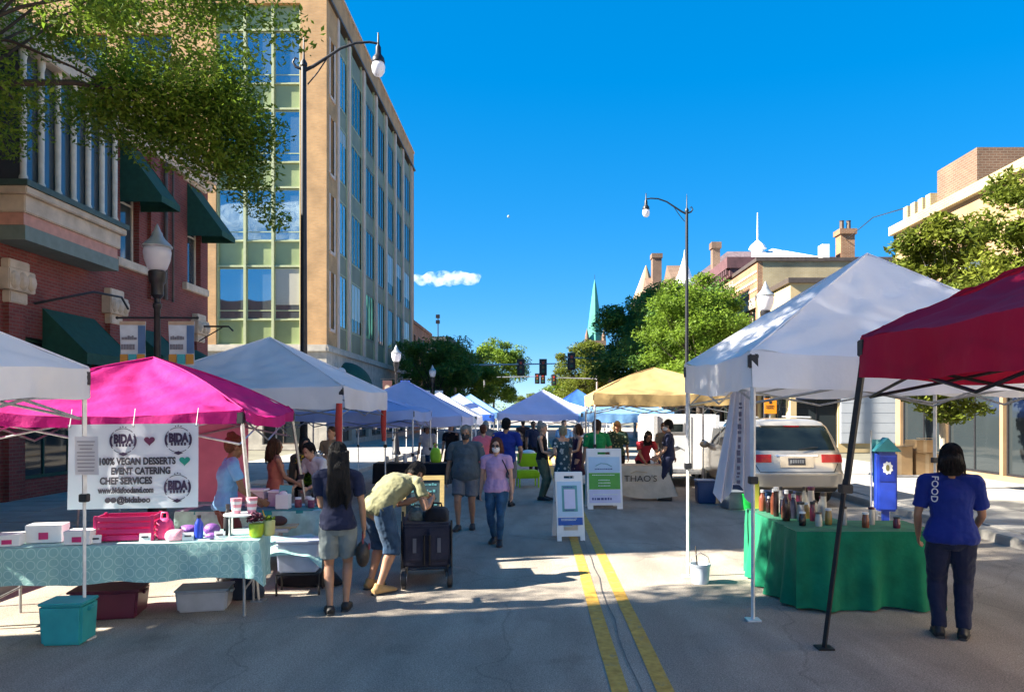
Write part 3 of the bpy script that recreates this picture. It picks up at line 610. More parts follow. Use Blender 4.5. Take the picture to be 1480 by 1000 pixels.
def tall_lamp(label, x, y, sx, z=10.9):
    t = thing('tall_street_lamp', label, 'street lamp', (x, y, .105), 0, 'tall black street lamps with curved arms')
    MB().lathe([(.22, 0), (.2, .3), (.13, .5), (.12, 1.1), (.095, 1.3)], 14).build('base', M_black, t, smooth=35)
    MB().lathe([(.1, 1.3), (.085, 5), (.066, z), (.09, z+.03), (.09, z+.1), (.03, z+.2), (.015, z+.75), (.002, z+.85)], 12).build('pole', M_black, t, smooth=35)
    pts = [(0, 0, z-.1), (sx*.25, 0, z+.02), (sx*.6, 0, z+.25), (sx*.95, 0, z+.48), (sx*1.35, 0, z+.62), (sx*1.7, 0, z+.64), (sx*1.92, 0, z+.60)]
    a = MB().tube(pts, [.05, .045, .04, .036, .034, .032, .03]).tube([(-sx*.05, 0, z-.05), (-sx*.2, 0, z), (-sx*.28, 0, z+.12), (-sx*.22, 0, z+.24), (-sx*.15, 0, z+.2)], [.04, .036, .03, .025, .02])
    a.tube([(sx*.1, 0, z-.45), (sx*.35, 0, z-.15), (sx*.6, 0, z+.22)], .018)
    a.build('arm', M_black, t, smooth=60)
    h = MB().lathe([(.02, .6), (.03, .3), (.07, .22), (.075, .05), (.15, -.05), (.17, -.16), (.16, -.18)], 16, c=(sx*1.92, 0, z+.28)).build('lamp_head', M_black, t, smooth=40)
    MB().lathe([(.15, -.18), (.175, -.28), (.16, -.40), (.10, -.5), (.02, -.53)], 16, c=(sx*1.92, 0, z+.28)).build('globe', M_globe, h, smooth=180)
    return t
tall_lamp('tall black street lamp with curved arm before the office block', -5.95, 19.6, 1, 10.75)
tall_lamp('tall black street lamp with curved arm against the open sky on the right', 7.15, 35.8, -1, 11.3)
M_sig = mat('signal_black', (.03, .03, .03), .5); M_sred = mat('signal_red', (.6, .05, .02), .4); M_amb = mat('signal_amber', (.25, .12, .02), .4); M_sgrn = mat('signal_green', (.02, .12, .06), .4)
def signal(label, px, py_, arm, Y, z, heads, back=True):
    t = thing('traffic_signal', label, 'traffic signal', (px, Y, 0), 0, 'traffic signals hung over the far junctions')
    MB().lathe([(.17, 0), (.12, .5), (.09, 6.8)], 10).build('pole', M_gmetal, t, smooth=50)
    MB().tube([(0, 0, z+.1), (arm, 0, z+.25)], [.08, .045]).build('mast_arm', M_gmetal, t, smooth=50)
    for hx in heads:
        hd = MB().bb(hx-.18, hx+.18, -.12, .12, z-.55, z+.5).build('signal_head', M_sig, t, bevel=.03)
        MB().bb(hx-.3, hx+.3, .121, .135, z-.68, z+.63).build('backplate', M_sig, hd)
        for k, mm in enumerate((M_sred, M_amb, M_sgrn)):
            MB().lathe([(.11, 0), (.11, .02)], 12, M=Matrix.Translation((hx, -.12, z+.3-.34*k)) @ Matrix.Rotation(R(90), 4, 'X')).build('lens', mm, hd)
    return t
signal('traffic signal on a long mast arm reaching over the street from the left', -6.3, 0, 8.0, 60, 5.6, (5.2, 6.95))
signal('traffic signal on a mast arm reaching in front of the right-hand trees', 7.5, 0, -5.2, 57, 5.85, (-4.75, ))
signal('smaller traffic signal farther down the street on the left arm', -6.3, 0, 7.6, 95, 6.3, (6.6, 7.3))
signal('smaller traffic signal farther down the street on the right arm', 7.5, 0, -5.4, 92, 6.0, (-5.2, ))
fl = thing('floodlight_mast', 'thin floodlight mast rising above the grey building', 'light mast', (-12.4, 97.5, 0))
MB().cyl((0, 0, 0), (0, 0, 14.6), .09, .06).build('mast', M_black, fl)
for k in (0, 1): MB().box((.0, -.2, 13.6+.7*k), (.5, .3, .45)).build('floodlight', M_black, fl)

# ------------------------------------------------------------------ clouds and moon
def cloudmat():
    m = bpy.data.materials.new('cloud_vapour'); m.use_nodes = True; n = m.node_tree.nodes; l = m.node_tree.links
    n.remove(n['Principled BSDF']); v = n.new('ShaderNodeVolumePrincipled'); v.inputs['Color'].default_value = (1, 1, 1, 1); v.inputs['Anisotropy'].default_value = .3
    no = n.new('ShaderNodeTexNoise'); no.inputs['Scale'].default_value = .045; no.inputs['Detail'].default_value = 6; tc = n.new('ShaderNodeTexCoord'); l.new(tc.outputs['Object'], no.inputs['Vector'])
    r = n.new('ShaderNodeMapRange'); r.inputs[1].default_value = .46; r.inputs[2].default_value = .72; r.inputs[3].default_value = 0; r.inputs[4].default_value = .045; l.new(no.outputs['Fac'], r.inputs[0])
    l.new(r.outputs[0], v.inputs['Density']); l.new(v.outputs[0], n['Material Output'].inputs['Volume']); return m
M_cloud = cloudmat()
def cloud(label, px, py_, w, h, seed, at=None):
    Y = 2000; rr = random.Random(seed); k = Y/FOC
    t = MB()
    N_ = min(18, int(w/5))
    for i in range(N_):
        a = -1+2*i/max(1, N_-1); t.ell((a*w*k*.46, rr.uniform(-20, 20), rr.uniform(-.12, .22)*h*k), (rr.uniform(.14, .22)*w*k*.7, 26, h*k*rr.uniform(.34, .55)*(1-.45*a*a)), 0, 12, 8)
    o = t.build('cloud', M_cloud, loc=at or (AX(px, Y), Y, AZ(py_, Y)))
    md = o.modifiers.new('union', 'REMESH'); md.mode = 'VOXEL'; md.voxel_size = 3.2 if w < 200 else 8
    tag(o, label, 'cloud'); return o
cloud('small white cloud low in the blue sky right of the office block', 645, 404, 90, 20, 3)
cloud('broad white cloud far behind the camera, mirrored in the glass curtain wall', 0, 0, 300, 70, 8, (-760, -2000, 520))
mo = MB().ell((0, 0, 0), 6.5, 0, 16, 10).build('moon', mat('moon_rock', (.3, .42, .52), .9, var=.15, scale=.12), loc=(AX(735, 3600), 3600, AZ(313, 3600)), smooth=180)
tag(mo, 'tiny pale daytime moon high in the blue sky', 'moon')
# ------------------------------------------------------------------ trees
def leafmat(name, c1, c2, tr=.35):
    m = mat(name, c1, .55, var=.25, scale=.9, col2=c2, trans=tr, island=.35, spec=.3)
    return m
M_leafA = leafmat('leaf_green', (.12, .21, .022), (.22, .33, .035), .5)
M_leafB = leafmat('leaf_dark', (.085, .19, .038), (.15, .27, .05))
M_leafC = leafmat('leaf_yellow_green', (.10, .15, .015), (.20, .23, .03), .42)
M_bark = mat('bark', (.055, .042, .033), .95, var=.35, scale=9, bump=.8, bscale=22, stretch=(1, 1, .25), detail=8)
M_barkp = mat('pale_bark', (.36, .30, .23), .9, var=.3, scale=9, bump=.5, bscale=22, stretch=(1, 1, .25), detail=8)
def leafmesh(name, clumps, size, mt, seed, flat=.5):
    """clumps: (centre, radius xyz, count); every leaf a folded kite of its own"""
    rs = np.random.RandomState(seed); P = []
    for c, r, n in clumps:
        d = rs.normal(size=(n, 3)); d /= np.linalg.norm(d, axis=1)[:, None]
        q = rs.rand(n, 1)**.45; P.append(np.array(c)+d*q*np.array(r))
    P = np.concatenate(P); n = len(P)
    nm = rs.normal(size=(n, 3)); nm[:, 2] = np.abs(nm[:, 2])+flat; nm /= np.linalg.norm(nm, axis=1)[:, None]
    a = rs.normal(size=(n, 3)); a -= nm*(a*nm).sum(1)[:, None]; a /= np.linalg.norm(a, axis=1)[:, None]; b = np.cross(nm, a)
    s = size*(.65+.7*rs.rand(n, 1)); a = a*s; b = b*s*.42; dn = nm*s*.18
    V = np.stack([P-a*.5, P+b*.5-dn, P+a*.5-dn*.6, P-b*.5-dn], 1).reshape(-1, 3)
    me = bpy.data.meshes.new(name); me.vertices.add(4*n); me.vertices.foreach_set('co', V.ravel())
    me.loops.add(4*n); me.loops.foreach_set('vertex_index', np.arange(4*n, dtype=np.int32))
    me.polygons.add(n); me.polygons.foreach_set('loop_start', np.arange(0, 4*n, 4, dtype=np.int32)); me.polygons.foreach_set('loop_total', np.full(n, 4, dtype=np.int32))
    me.materials.append(mt); me.update(calc_edges=True); return me
def lit(p, lo=8.3, hi=10.9):
    q = p.z/.688; return lo < p.y+q*.204 < hi and -4.5 < p.x+q < 4.4
def tree(label, x, y, hz, cz, rad, nclump, per, leaf, lm, seed, bark=None, tr=.16, clr=.42, lean=(0, 0), name='street_tree', gap=0, base=.105, group='street trees along both kerbs', cuts=None, extra=()):
    """hz crown centre height, rad (rx,ry,rz)"""
    rr = random.Random(seed); t = thing(name, label, 'tree', (x, y, base), 0, group); bark = bark or M_bark
    fork = max(1.6, cz-rad[2]*.75); lx, ly = lean
    tk = MB(); top = Vector((lx, ly, fork))
    tk.tube([(0, 0, -.05), (lx*.15+.03, ly*.15, fork*.25), (lx*.5-.02, ly*.5+.03, fork*.65), top], [tr*1.35, tr*1.05, tr*.9, tr*.75], 10)
    clumps = []; k = 0; C0 = Vector((lx*1.6, ly*1.6, cz))
    while len(clumps) < nclump:
        k += 1
        d = Vector((rr.gauss(0, 1), rr.gauss(0, 1), rr.gauss(0, 1))).normalized()*(.35+.65*rr.random()**.5)
        if d.z < -.75: continue
        p = C0+Vector((d.x*rad[0], d.y*rad[1], d.z*rad[2]))
        if cuts and cuts(p+t.location): continue
        r = clr*rr.uniform(.7, 1.35)*min(rad)**.5
        clumps.append((p, (r, r, r*.62), int(per*rr.uniform(.6, 1.3))))
    main = list(clumps)
    for e in extra: clumps.append((Vector(e[0])-t.location, e[1], e[2]))
    main.sort(key=lambda c: rr.random())
    for i, (p, r, n) in enumerate(main):
        if i > 34: break
        q = Vector(p); s = top+(C0-top)*rr.uniform(-.15, .45) if i % 3 else top
        md = s.lerp(q, .5)+Vector((rr.uniform(-.2, .2), rr.uniform(-.2, .2), rr.uniform(.0, .35)))
        w = tr*(.34 if i < 6 else .15)
        tk.tube([s, s.lerp(md, .5)+Vector((0, 0, .1)), md, q], [w, w*.8, w*.55, w*.18], 6)
    tk.build('trunk', bark, t, smooth=60)
    put('crown', leafmesh('crown', clumps, leaf, lm, seed), t)
    return t
tree('big overhanging tree at the left kerb, its crown in front of the red brick building', -8.3, 9.6, 0, 8.4, (4.6, 4.2, 3.3), 170, 560, .088, M_leafA, 11, tr=.2, lean=(.5, .3), clr=.36,
     cuts=lambda p: (p.y < 8.6 and p.z < 7.2) or p.z < 5.55 or lit(p) or p.x/p.y > (-.40 if p.z > 7.2 else -.33), extra=[((-4.9, 11.8, 5.75), (.7, .7, .4), 700), ((-4.4, 12.0, 5.35), (.45, .6, .3), 420), ((-4.15, 12.1, 5.05), (.28, .4, .22), 200), ((-5.5, 11.6, 6.0), (.8, .7, .4), 800), ((-6.6, 12.0, 6.4), (.8, .7, .4), 800), ((-4.6, 11.9, 6.5), (.7, .7, .5), 700)]+[((AX(px, 11.6), 11.6, AZ(py, 11.6)), (.5, .6, .36), 560) for px, py in ((300, 120), (335, 140), (320, 175), (350, 170), (375, 195), (345, 205), (310, 215), (360, 240), (330, 235), (280, 150), (250, 130), (270, 190), (345, 110), (230, 170), (190, 130), (150, 150), (165, 110), (210, 105))])
tree('unseen tree added on the left kerb to dapple the foreground', -8.1, 4.3, 0, 9.2, (4.3, 3.4, 3.9), 120, 300, .14, M_leafA, 12, tr=.2, clr=.4, cuts=lit)  # unseen tree, added so its crown breaks the sunlight into dapples
tree('dark shaded tree beyond the office block under the grey building', -7.6, 58, 0, 4.9, (3.4, 3.4, 2.9), 60, 260, .26, M_leafB, 13, clr=.55)
tree('second shaded tree nearer the far end of the office block', -7.4, 70, 0, 5.2, (4.2, 4.2, 3.2), 60, 260, .28, M_leafA, 23, clr=.55)
tree('round bright green tree far down the left side of the street', -5.6, 104, 0, 7.3, (4.8, 4.8, 5.0), 85, 300, .34, M_leafA, 14, clr=.55)
tree('thin yellowish tree far down the street below the signals', -1.6, 180, 0, 3.6, (3.2, 3.2, 3.0), 40, 160, .4, M_leafC, 15, clr=.6, base=0)
tree('light green tree far down the right side below the church spire', 5.9, 98, 0, 6.4, (4.0, 4.0, 4.7), 75, 300, .32, M_leafC, 16, clr=.55)
tree('smaller light tree beside the far right-hand signal', 4.4, 118, 0, 4.2, (3.2, 3.2, 3.8), 60, 220, .34, M_leafA, 26, clr=.55, base=0)
tree('tallest dark tree on the right, before the gabled hall', 8.1, 52, 0, 6.2, (4.0, 4.2, 4.0), 95, 360, .25, M_leafB, 17, clr=.5)
tree('dark broad tree on the right, left of the tall lamp', 8.9, 45.5, 0, 6.2, (3.7, 3.5, 3.6), 95, 360, .22, M_leafB, 18, clr=.5)
tree('green tree with sunlit top on the right, behind the tall lamp', 8.7, 40.2, 0, 5.9, (2.9, 2.9, 3.3), 90, 380, .19, M_leafA, 19, clr=.46)
tree('sunlit yellow-green young tree with pale trunk at the right edge behind the white tent', 9.75, 18.2, 0, 4.55, (1.4, 1.5, 1.95), 70, 300, .15, M_leafC, 20, bark=M_barkp, tr=.075, clr=.34, extra=[((8.9, 17.8, 3.0), (.55, .6, .4), 420), ((9.4, 17.6, 2.6), (.5, .5, .35), 320), ((8.45, 17.8, 3.2), (.35, .4, .25), 160)]+[((AX(px, 17.7), 17.7, AZ(py, 17.7)), (.38, .45, .2), 210) for px, py in ((1305, 562), (1325, 572), (1345, 585), (1362, 598), (1340, 560), (1362, 570), (1380, 580), (1395, 565), (1378, 600), (1290, 555), (1410, 590))])
tree('second young tree with pale trunk farther right, in front of the beige building', 9.9, 14.6, 0, 4.6, (1.6, 1.6, 2.1), 80, 300, .13, M_leafC, 21, bark=M_barkp, tr=.08, clr=.36)
fw = leafmesh('far_woods', [((x, 330+15*math.sin(x), 3), (7, 7, 5.5), 260) for x in range(-70, 75, 7)], .9, M_leafA, 5)
fw = put('far_woods', fw); fw['kind'] = 'stuff'; fw['label'] = 'far line of trees closing the end of the street'; fw['category'] = 'woods'

# ------------------------------------------------------------------ market tents
T_white = fabric('white_canvas', (.86, .85, .89), .3); T_pink = fabric('pink_canvas', (.56, .018, .22), .3, wr=.9); T_yel = fabric('yellow_canvas', (.50, .345, .15), .25)
T_red = fabric('red_canvas', (.46, .010, .05), .22); T_blue = fabric('pale_blue_canvas', (.40, .52, .86), .3); T_cob = fabric('cobalt_canvas', (.05, .16, .62), .28); T_lav = fabric('lavender_canvas', (.62, .64, .90), .3)
T_sky = fabric('sky_blue_canvas', (.20, .40, .66), .28)
def tent(label, cn, ze, zp, canvas, val=.28, legm=None, valm=None, sag=.10, bulge=0.0, splay=0.0, lw=.022, ground=0, group='pop-up market tents along the street', name='market_tent', legs=(0, 1, 2, 3), straps=None, trusses=True, wrinkle=.006):
    """cn: corners NL, NR, FR, FL at the eaves; ze eave height (top of valance), zp peak"""
    c = [Vector((x, y, 0)) for x, y in cn]; o = (c[0]+c[1]+c[2]+c[3])/4; t = thing(name, label, 'tent', (o.x, o.y, ground), 0, group)
    c = [q-o for q in c]; n = 14; rr = random.Random(int(o.x*100+o.y*10))
    cb = MB(); vb = MB()
    ph = rr.uniform(0, 6)
    for k in range(4):
        a, b = c[k], c[(k+1) % 4]
        def fn(i, j):
            s = j; base = a.lerp(b, i); p = base*(1-s)
            z = ze+(zp-ze)*s
            z += (bulge*math.sin(math.pi*s) - sag*math.sin(math.pi*i)*(1-s)*.5 - sag*.55*math.sin(math.pi*i)*math.sin(math.pi*s))
            z += .006*math.sin(17*i+ph)*(1-s)
            for e_ in (i, 1-i): z -= wrinkle*1.6*math.exp(-((e_*5)**2+(s*4)**2))*math.sin(9*math.atan2(s+.02, e_+.02)+ph)
            z += wrinkle*(math.sin(23*i+9*s+ph+k)+.8*math.sin(31*i*(1-s)-13*s+ph)+.6*math.sin(47*s+11*i))*math.sin(math.pi*min(1, s+.12))
            return (p.x, p.y, z-ground)
        cb.grid(fn, 34, 26)
        d = (b-a).normalized(); nrm = Vector((d.y, -d.x, 0))
        def fv(i, j):
            p = a.lerp(b, i)+nrm*(.014+.024*j*math.sin(i*11+ph+k)+.014*math.sin(i*29)*j+.008*math.sin(i*53+ph)*(.3+j))
            z = ze-sag*math.sin(math.pi*i)*.5-val*j+.006*math.sin(17*i+ph)-.012*math.sin(i*14+ph)*j
            return (p.x, p.y, z-ground)
        vb.grid(fv, 40, 5)
    cn_o = cb.build('canopy', canvas, t, smooth=50)
    for k in range(4):                                                # taped hip seams
        q = []
        for j in range(13): s_ = j/12; z_ = ze+(zp-ze)*s_+bulge*math.sin(math.pi*s_); q.append((c[k].x*(1-s_), c[k].y*(1-s_), z_-ground+.004))
        MB().tube(q, .009, 5).build('hip_seam', canvas, cn_o, smooth=60)
    vb.build('valance', valm or canvas, cn_o, smooth=60)
    legm = legm or M_wmetal
    for k in legs:
        q = c[k]*.985; f = q*(1+splay); zt = ze-ground-.04; md = q.lerp(f, .48)
        l = MB().tube([(q.x, q.y, zt), (md.x, md.y, zt*.52)], lw, 4).build('leg', legm, t)
        MB().tube([(md.x, md.y, zt*.56), (f.x, f.y, .01)], lw*.72, 4).build('lower_tube', legm, l)
        MB().box((md.x, md.y, zt*.53), (lw*3.1, lw*3.1, .07)).build('slide_lock', M_blackp, l, bevel=.006)
        MB().box((f.x, f.y, .008), (.13, .13, .014)).build('foot_plate', legm, l)
        MB().box((q.x, q.y, zt-.05), (lw*3.4, lw*3.4, .13)).build('corner_joint', M_blackp, l, bevel=.008)
        if straps and k in straps: MB().loft([(q.x-.02, q.y-.05, zt-.25), (q.x-.03, q.y-.055, zt-.6), (q.x-.02, q.y-.05, zt-1.0)], [(.05, .03), (.06, .04), (.045, .03)], (1, 0, 0), 8).build('red_strap', cloth('red_cloth', (.5, .06, .05)), l, smooth=60)
    if trusses:
        zt = ze-ground-val*.55
        for k in range(4):
            a, b = c[k]*.97, c[(k+1) % 4]*.97; tb = MB()
            for h in (0, 1):
                p, q = a.lerp(b, h*.5), a.lerp(b, h*.5+.5)
                tb.tube([(p.x, p.y, zt-(.0 if not h else .3)), (q.x, q.y, zt-(.3 if not h else 0))], .013, 4); tb.tube([(p.x, p.y, zt-(.3 if not h else 0)), (q.x, q.y, zt-(0 if not h else .3))], .013, 4)
            tb.build('truss_bars', legm if legm is not M_wmetal else M_gmetal, t)
        tb = MB()
        for k in range(4): tb.tube([(c[k].x*.97, c[k].y*.97, zt-.05), (0, 0, zt+.12)], .013, 4)
        tb.tube([(0, 0, zt-.1), (0, 0, zp-ground-.02)], .02, 6); tb.build('centre_pole', M_gmetal, t)
    return t
def rect(x, y, w, d, a=0):
    """corners from the near right corner (x,y): w to the left, d away, turned a degrees"""
    ca, sa = math.cos(R(a)), math.sin(R(a)); r = lambda u, v: (x+u*ca-v*sa, y+u*sa+v*ca)
    return [r(-w, 0), r(0, 0), r(0, d), r(-w, d)]
tent('bright pink tent shading the banner and dessert table at the left edge', rect(-3.11, 8.1, 2.8, 2.8, 7), 1.99, 2.63, T_pink, .13, M_gmetal, sag=.16, bulge=.06, splay=.17, wrinkle=.016)
tent('white tent nearest the left edge, cut off beside the pink tent', rect(-3.87, 3.60, 3.0, 3.0, 0), 2.34, 3.2, T_white, .25)
tent('large white tent behind the pink tent on the left', rect(-3.16, 12.5, 3.7, 3.75, 0), 2.40, 3.38, T_white, .36, straps=(1, 2), sag=.1, wrinkle=.012)
tent('blue tent squeezed between the large white tent and the lavender tent', rect(-2.62, 16.45, 3.0, 2.8, 0), 2.02, 2.46, T_blue, .22, lw=.02)
tent('pale lavender blue tent with high peak in the left row', rect(-1.87, 19.45, 3.45, 3.4, 0), 1.88, 2.86, T_lav, .25, lw=.02)
tent('sunlit white tent with blue valance farther down the left row', rect(-2.15, 28, 3.1, 3, 0), 1.85, 2.75, T_white, .3, valm=T_white)
tent('blue tent behind the sunlit white tent in the left row', rect(-1.95, 33.5, 3.1, 3.1, 0), 1.9, 2.85, T_blue, .3, valm=T_cob)
tent('far blue tent at the end of the left row', rect(-1.85, 38.5, 3.1, 3.1, 0), 2.0, 2.95, T_sky, .3)
tent('pale blue tent standing in the middle of the street', rect(1.85, 25.8, 3.1, 3.1, 0), 1.95, 2.78, T_lav, .22)
tent('white tent beyond the middle tent with lilac valance', rect(3.0, 31.5, 3.1, 3, 0), 1.9, 2.4, T_white, .3)
tent('cobalt blue tent peeking over the yellow tent on its left', rect(3.7, 37, 3.1, 3, 0), 2.1, 3.15, T_cob, .3)
tent('blue tent behind the yellow tent next to the white trailer', rect(4.5, 24.6, 3, 3, 0), 1.98, 2.5, T_sky, .3)
tent('yellow tent on the right side of the street', rect(4.33, 16.5, 3.05, 3.0, 0), 2.38, 3.02, T_yel, .24, sag=.07, bulge=.06)
tent('big white tent on the right in front of the silver minivan', [(2.03, 7.15), (5.55, 7.35), (5.4, 10.25), (1.80, 9.1)], 2.53, 3.72, T_white, .33, lw=.026, sag=.12, wrinkle=.014)
tent('dark red tent with black legs at the right edge', rect(5.7, 3.1, 3.08, 3.0, 0), 2.56, 3.35, T_red, .33, M_black, splay=.16, lw=.03, wrinkle=.014)
# ------------------------------------------------------------------ tables and cloths
def table(label, x, y, w, d, a=0, h=.73, group=None):
    """x,y = front right corner, w to the left, d away"""
    t = thing('folding_table', label, 'table', (x, y, 0), R(a), group)
    MB().bb(-w, 0, 0, d, h-.035, h).build('table_top', mat('grey_plastic', (.55, .54, .52), .5), t, bevel=.012)
    for u in (-w+.12, -.12):
        for v in (.09, d-.09):
            MB().tube([(u, v, 0), (u, v, h-.035)], .014, 8).build('leg', M_gmetal, t, smooth=60)
        MB().tube([(u, .09, .25), (u, d-.09, .25)], .011, 6).build('cross_bar', M_gmetal, t)
    return t
def tablecloth(label, x, y, w, d, a, h, m, drops, over=.03, seed=1, fold=.02, name='tablecloth'):
    """drops: front, right, back, left"""
    o = .012; b = MB(); rr = random.Random(seed); e = over
    c = [(-w-e, -e), (e, -e), (e, d+e), (-w-e, d+e)]
    b.grid(lambda i, j: (-w-e+(w+2*e)*i, -e+(d+2*e)*j, h+.006+.003*math.sin(9*i+4*j)), 16, 6)
    P_ = []                                                           # one skirt running round all four edges
    for k in range(4):
        p, q = c[k], c[(k+1) % 4]; L = math.hypot(q[0]-p[0], q[1]-p[1]); nx, ny = (q[1]-p[1])/L, -(q[0]-p[0])/L
        px_, py_ = c[(k-1) % 4]; l0 = math.hypot(p[0]-px_, p[1]-py_); ox, oy = (p[1]-py_)/l0, -(p[0]-px_)/l0
        N = max(6, int(L*26))
        for i in range(N):
            f = i/N; cx_, cy_ = (nx, ny) if i else ((nx+ox)*.75, (ny+oy)*.75); dr_ = drops[k] if i else max(drops[k], drops[k-1])
            P_.append((p[0]+(q[0]-p[0])*f, p[1]+(q[1]-p[1])*f, cx_, cy_, max(.015, dr_)))
    K = len(P_); ph = rr.uniform(0, 6); fr = rr.uniform(.48, .6)
    def fn(i, j):
        x_, y_, nx, ny, dr_ = P_[int(round(i*K)) % K]; t_ = round(i*K)
        am = fold*j*(math.sin(t_*fr+ph)+.7*math.sin(t_*fr*.37+1.7*ph)+.4*math.sin(t_*fr*1.9))+.045*j*dr_+.010*min(1, j*6)
        return (x_+nx*am, y_+ny*am, h+.006-dr_*j-.012*math.sin(t_*.31+ph)*j)
    b.grid(fn, K, 9)
    r = b.build(name, m, smooth=70, loc=(x, y, 0), rz=R(a)); tag(r, label, 'tablecloth'); return r
def mintmat():
    m = cloth('mint_cloth', (.25, .48, .46), .08, .3); n = m.node_tree.nodes; l = m.node_tree.links; p = n['Principled BSDF']
    tc = n.new('ShaderNodeTexCoord'); v = n.new('ShaderNodeTexVoronoi'); v.inputs['Scale'].default_value = 11; v.inputs['Randomness'].default_value = .0
    sx = n.new('ShaderNodeSeparateXYZ'); l.new(tc.outputs['Object'], sx.inputs[0]); ad = n.new('ShaderNodeMath'); ad.operation = 'SUBTRACT'; l.new(sx.outputs[1], ad.inputs[0]); l.new(sx.outputs[2], ad.inputs[1])
    cb = n.new('ShaderNodeCombineXYZ'); l.new(sx.outputs[0], cb.inputs[0]); l.new(ad.outputs[0], cb.inputs[1]); l.new(cb.outputs[0], v.inputs['Vector'])
    r = n.new('ShaderNodeValToRGB'); e = r.color_ramp.elements; e[0].position = .36; e[0].color = (.28, .50, .48, 1); e[1].position = .47; e[1].color = (.29, .51, .48, 1)
    q = e.new(.40); q.color = (.46, .66, .62, 1); q = e.new(.44); q.color = (.46, .66, .62, 1)
    l.new(v.outputs['Distance'], r.inputs[0]); l.new(r.outputs[0], p.inputs['Base Color']); return m
M_mint = mintmat(); M_mint2 = cloth('pale_mint_cloth', (.34, .56, .53), .2, .5, scale=9); M_gcloth = cloth('green_tablecloth', (.006, .17, .085), .2, .4)
M_teal = cloth('teal_cloth', (.03, .25, .25)); M_blackcl = cloth('black_cloth', (.015, .015, .02)); M_beige = cloth('beige_cloth', (.46, .41, .34), .12, .5)
TA = 12
table('folding table with patterned mint cloth in the pink tent', -2.66, 7.26, 2.4, .76, TA)
tablecloth('mint tablecloth with ring pattern on the dessert table under the banner', -2.66, 7.26, 2.4, .76, TA, .735, M_mint, (.34, .42, .3, .3), seed=4)
table('folding table beside the girl in grey shorts, under pale mint cloth', -2.70, 9.45, 1.7, .75, 2)
tablecloth('pale mint tablecloth hanging low beside the girl in grey shorts', -2.70, 9.45, 1.7, .75, 2, .735, M_mint2, (.30, .58, .4, .3), seed=9, fold=.035)
rn_ = tablecloth('narrow teal runner along the second dessert table', -2.76, 9.43, 1.5, .45, 2, .748, M_teal, (.05, .0, 0, 0), over=.0, seed=2, name='table_runner')
table('display table at the near left of the white tent', 3.98, 7.55, 1.36, .72, 0, group=None)
tablecloth('bright green tablecloth reaching the asphalt under the big white tent', 3.98, 7.55, 1.36, .72, 0, .775, M_gcloth, (.76, .74, .2, .76), seed=5, fold=.05)
table('side display table behind the front green table', 3.30, 8.32, .7, 1.0, 0)
tablecloth('green tablecloth on the side display table, its left drop flaring out', 3.30, 8.32, .68, 1.0, 0, .775, M_gcloth, (.0, .6, .7, .765), seed=8, fold=.06)
table('low table behind the beige printed cloth', 2.86, 16.9, 1.05, .7, 0)
bc = MB()
bc.grid(lambda i, j: (-1.05+1.1*i+(.25*max(0, i-.75)*4*j if i > .75 else 0), -.03-.05*j-.02*j*math.sin(i*9), .78-(.60+.12*math.sin(i*2.6))*j), 24, 8)
bc.grid(lambda i, j: (-1.05+1.1*i, -.03+.75*j, .78+.004*math.sin(i*12)), 10, 6)
bc.grid(lambda i, j: (.05+.25*(1-i)*j+.02, -.03+.75*i, .78-(.66)*j), 8, 8)
bc = bc.build('tablecloth', M_beige, smooth=60, loc=(2.86, 16.9, 0)); tag(bc, 'beige tablecloth printed with a vendor name, right of the green sandwich board', 'tablecloth')
text("THAO'S", .19, mat('brown_ink', (.05, .035, .03), .8), bc, FACE((-.52, -.086, .50), 0, R(-4)), .72, ext=.002)
MB().tube([(-.74, -.075, .62), (-.62, -.078, .665), (-.5, -.078, .655), (-.38, -.076, .635)], .006, 5).build('logo_stroke', mat('gold_ink', (.35, .25, .12), .8), bc)
table('folding table under black cloth in the lavender tent', -2.15, 18.3, 1.7, .7, 0)
tablecloth('black tablecloth on the table below the lavender tent', -2.15, 18.3, 1.7, .7, 0, .735, M_blackcl, (.5, .5, .3, .3), seed=6)
table('bare folding table with wooden crates in the large white tent', -3.3, 13.2, 1.8, .75, 0)
for i, (x, z, w) in enumerate(((-3.55, .73, .42), (-4.1, .73, .5), (-3.6, .98, .36))):
    t = thing('wooden_crate', ['low wooden crate at the right end of the bare table in the white tent', 'wider wooden crate left on the bare table in the white tent', 'small wooden crate stacked on top of another crate in the white tent'][i], 'crate', (x, 13.5, z), 0, 'wooden crates in the large white tent')
    mw = mat('crate_wood', (.32, .19, .12), .8, var=.25, scale=9, stretch=(1, 8, 8))
    sl_ = MB().box((0, 0, 0), (w, .014, .065)).mesh('slat', mw); sl2 = MB().box((0, 0, 0), (.014, .28, .065)).mesh('slat', mw)
    for k in range(3):
        for s in (-1, 1): put('slat', sl_, t, loc=(0, s*.147, .04+.077*k)); put('slat', sl2, t, loc=(s*(w/2-.008), 0, .04+.077*k))
    MB().bb(-w/2+.02, w/2-.02, -.138, .138, .003, .015).build('bottom', mw, t)
    MB().ell((0, 0, .13), (w*.42, .12, .11), 0, 10, 6).build('produce', mat('bread_brown', (.36, .2, .09), .9, bump=.5), t, smooth=180)

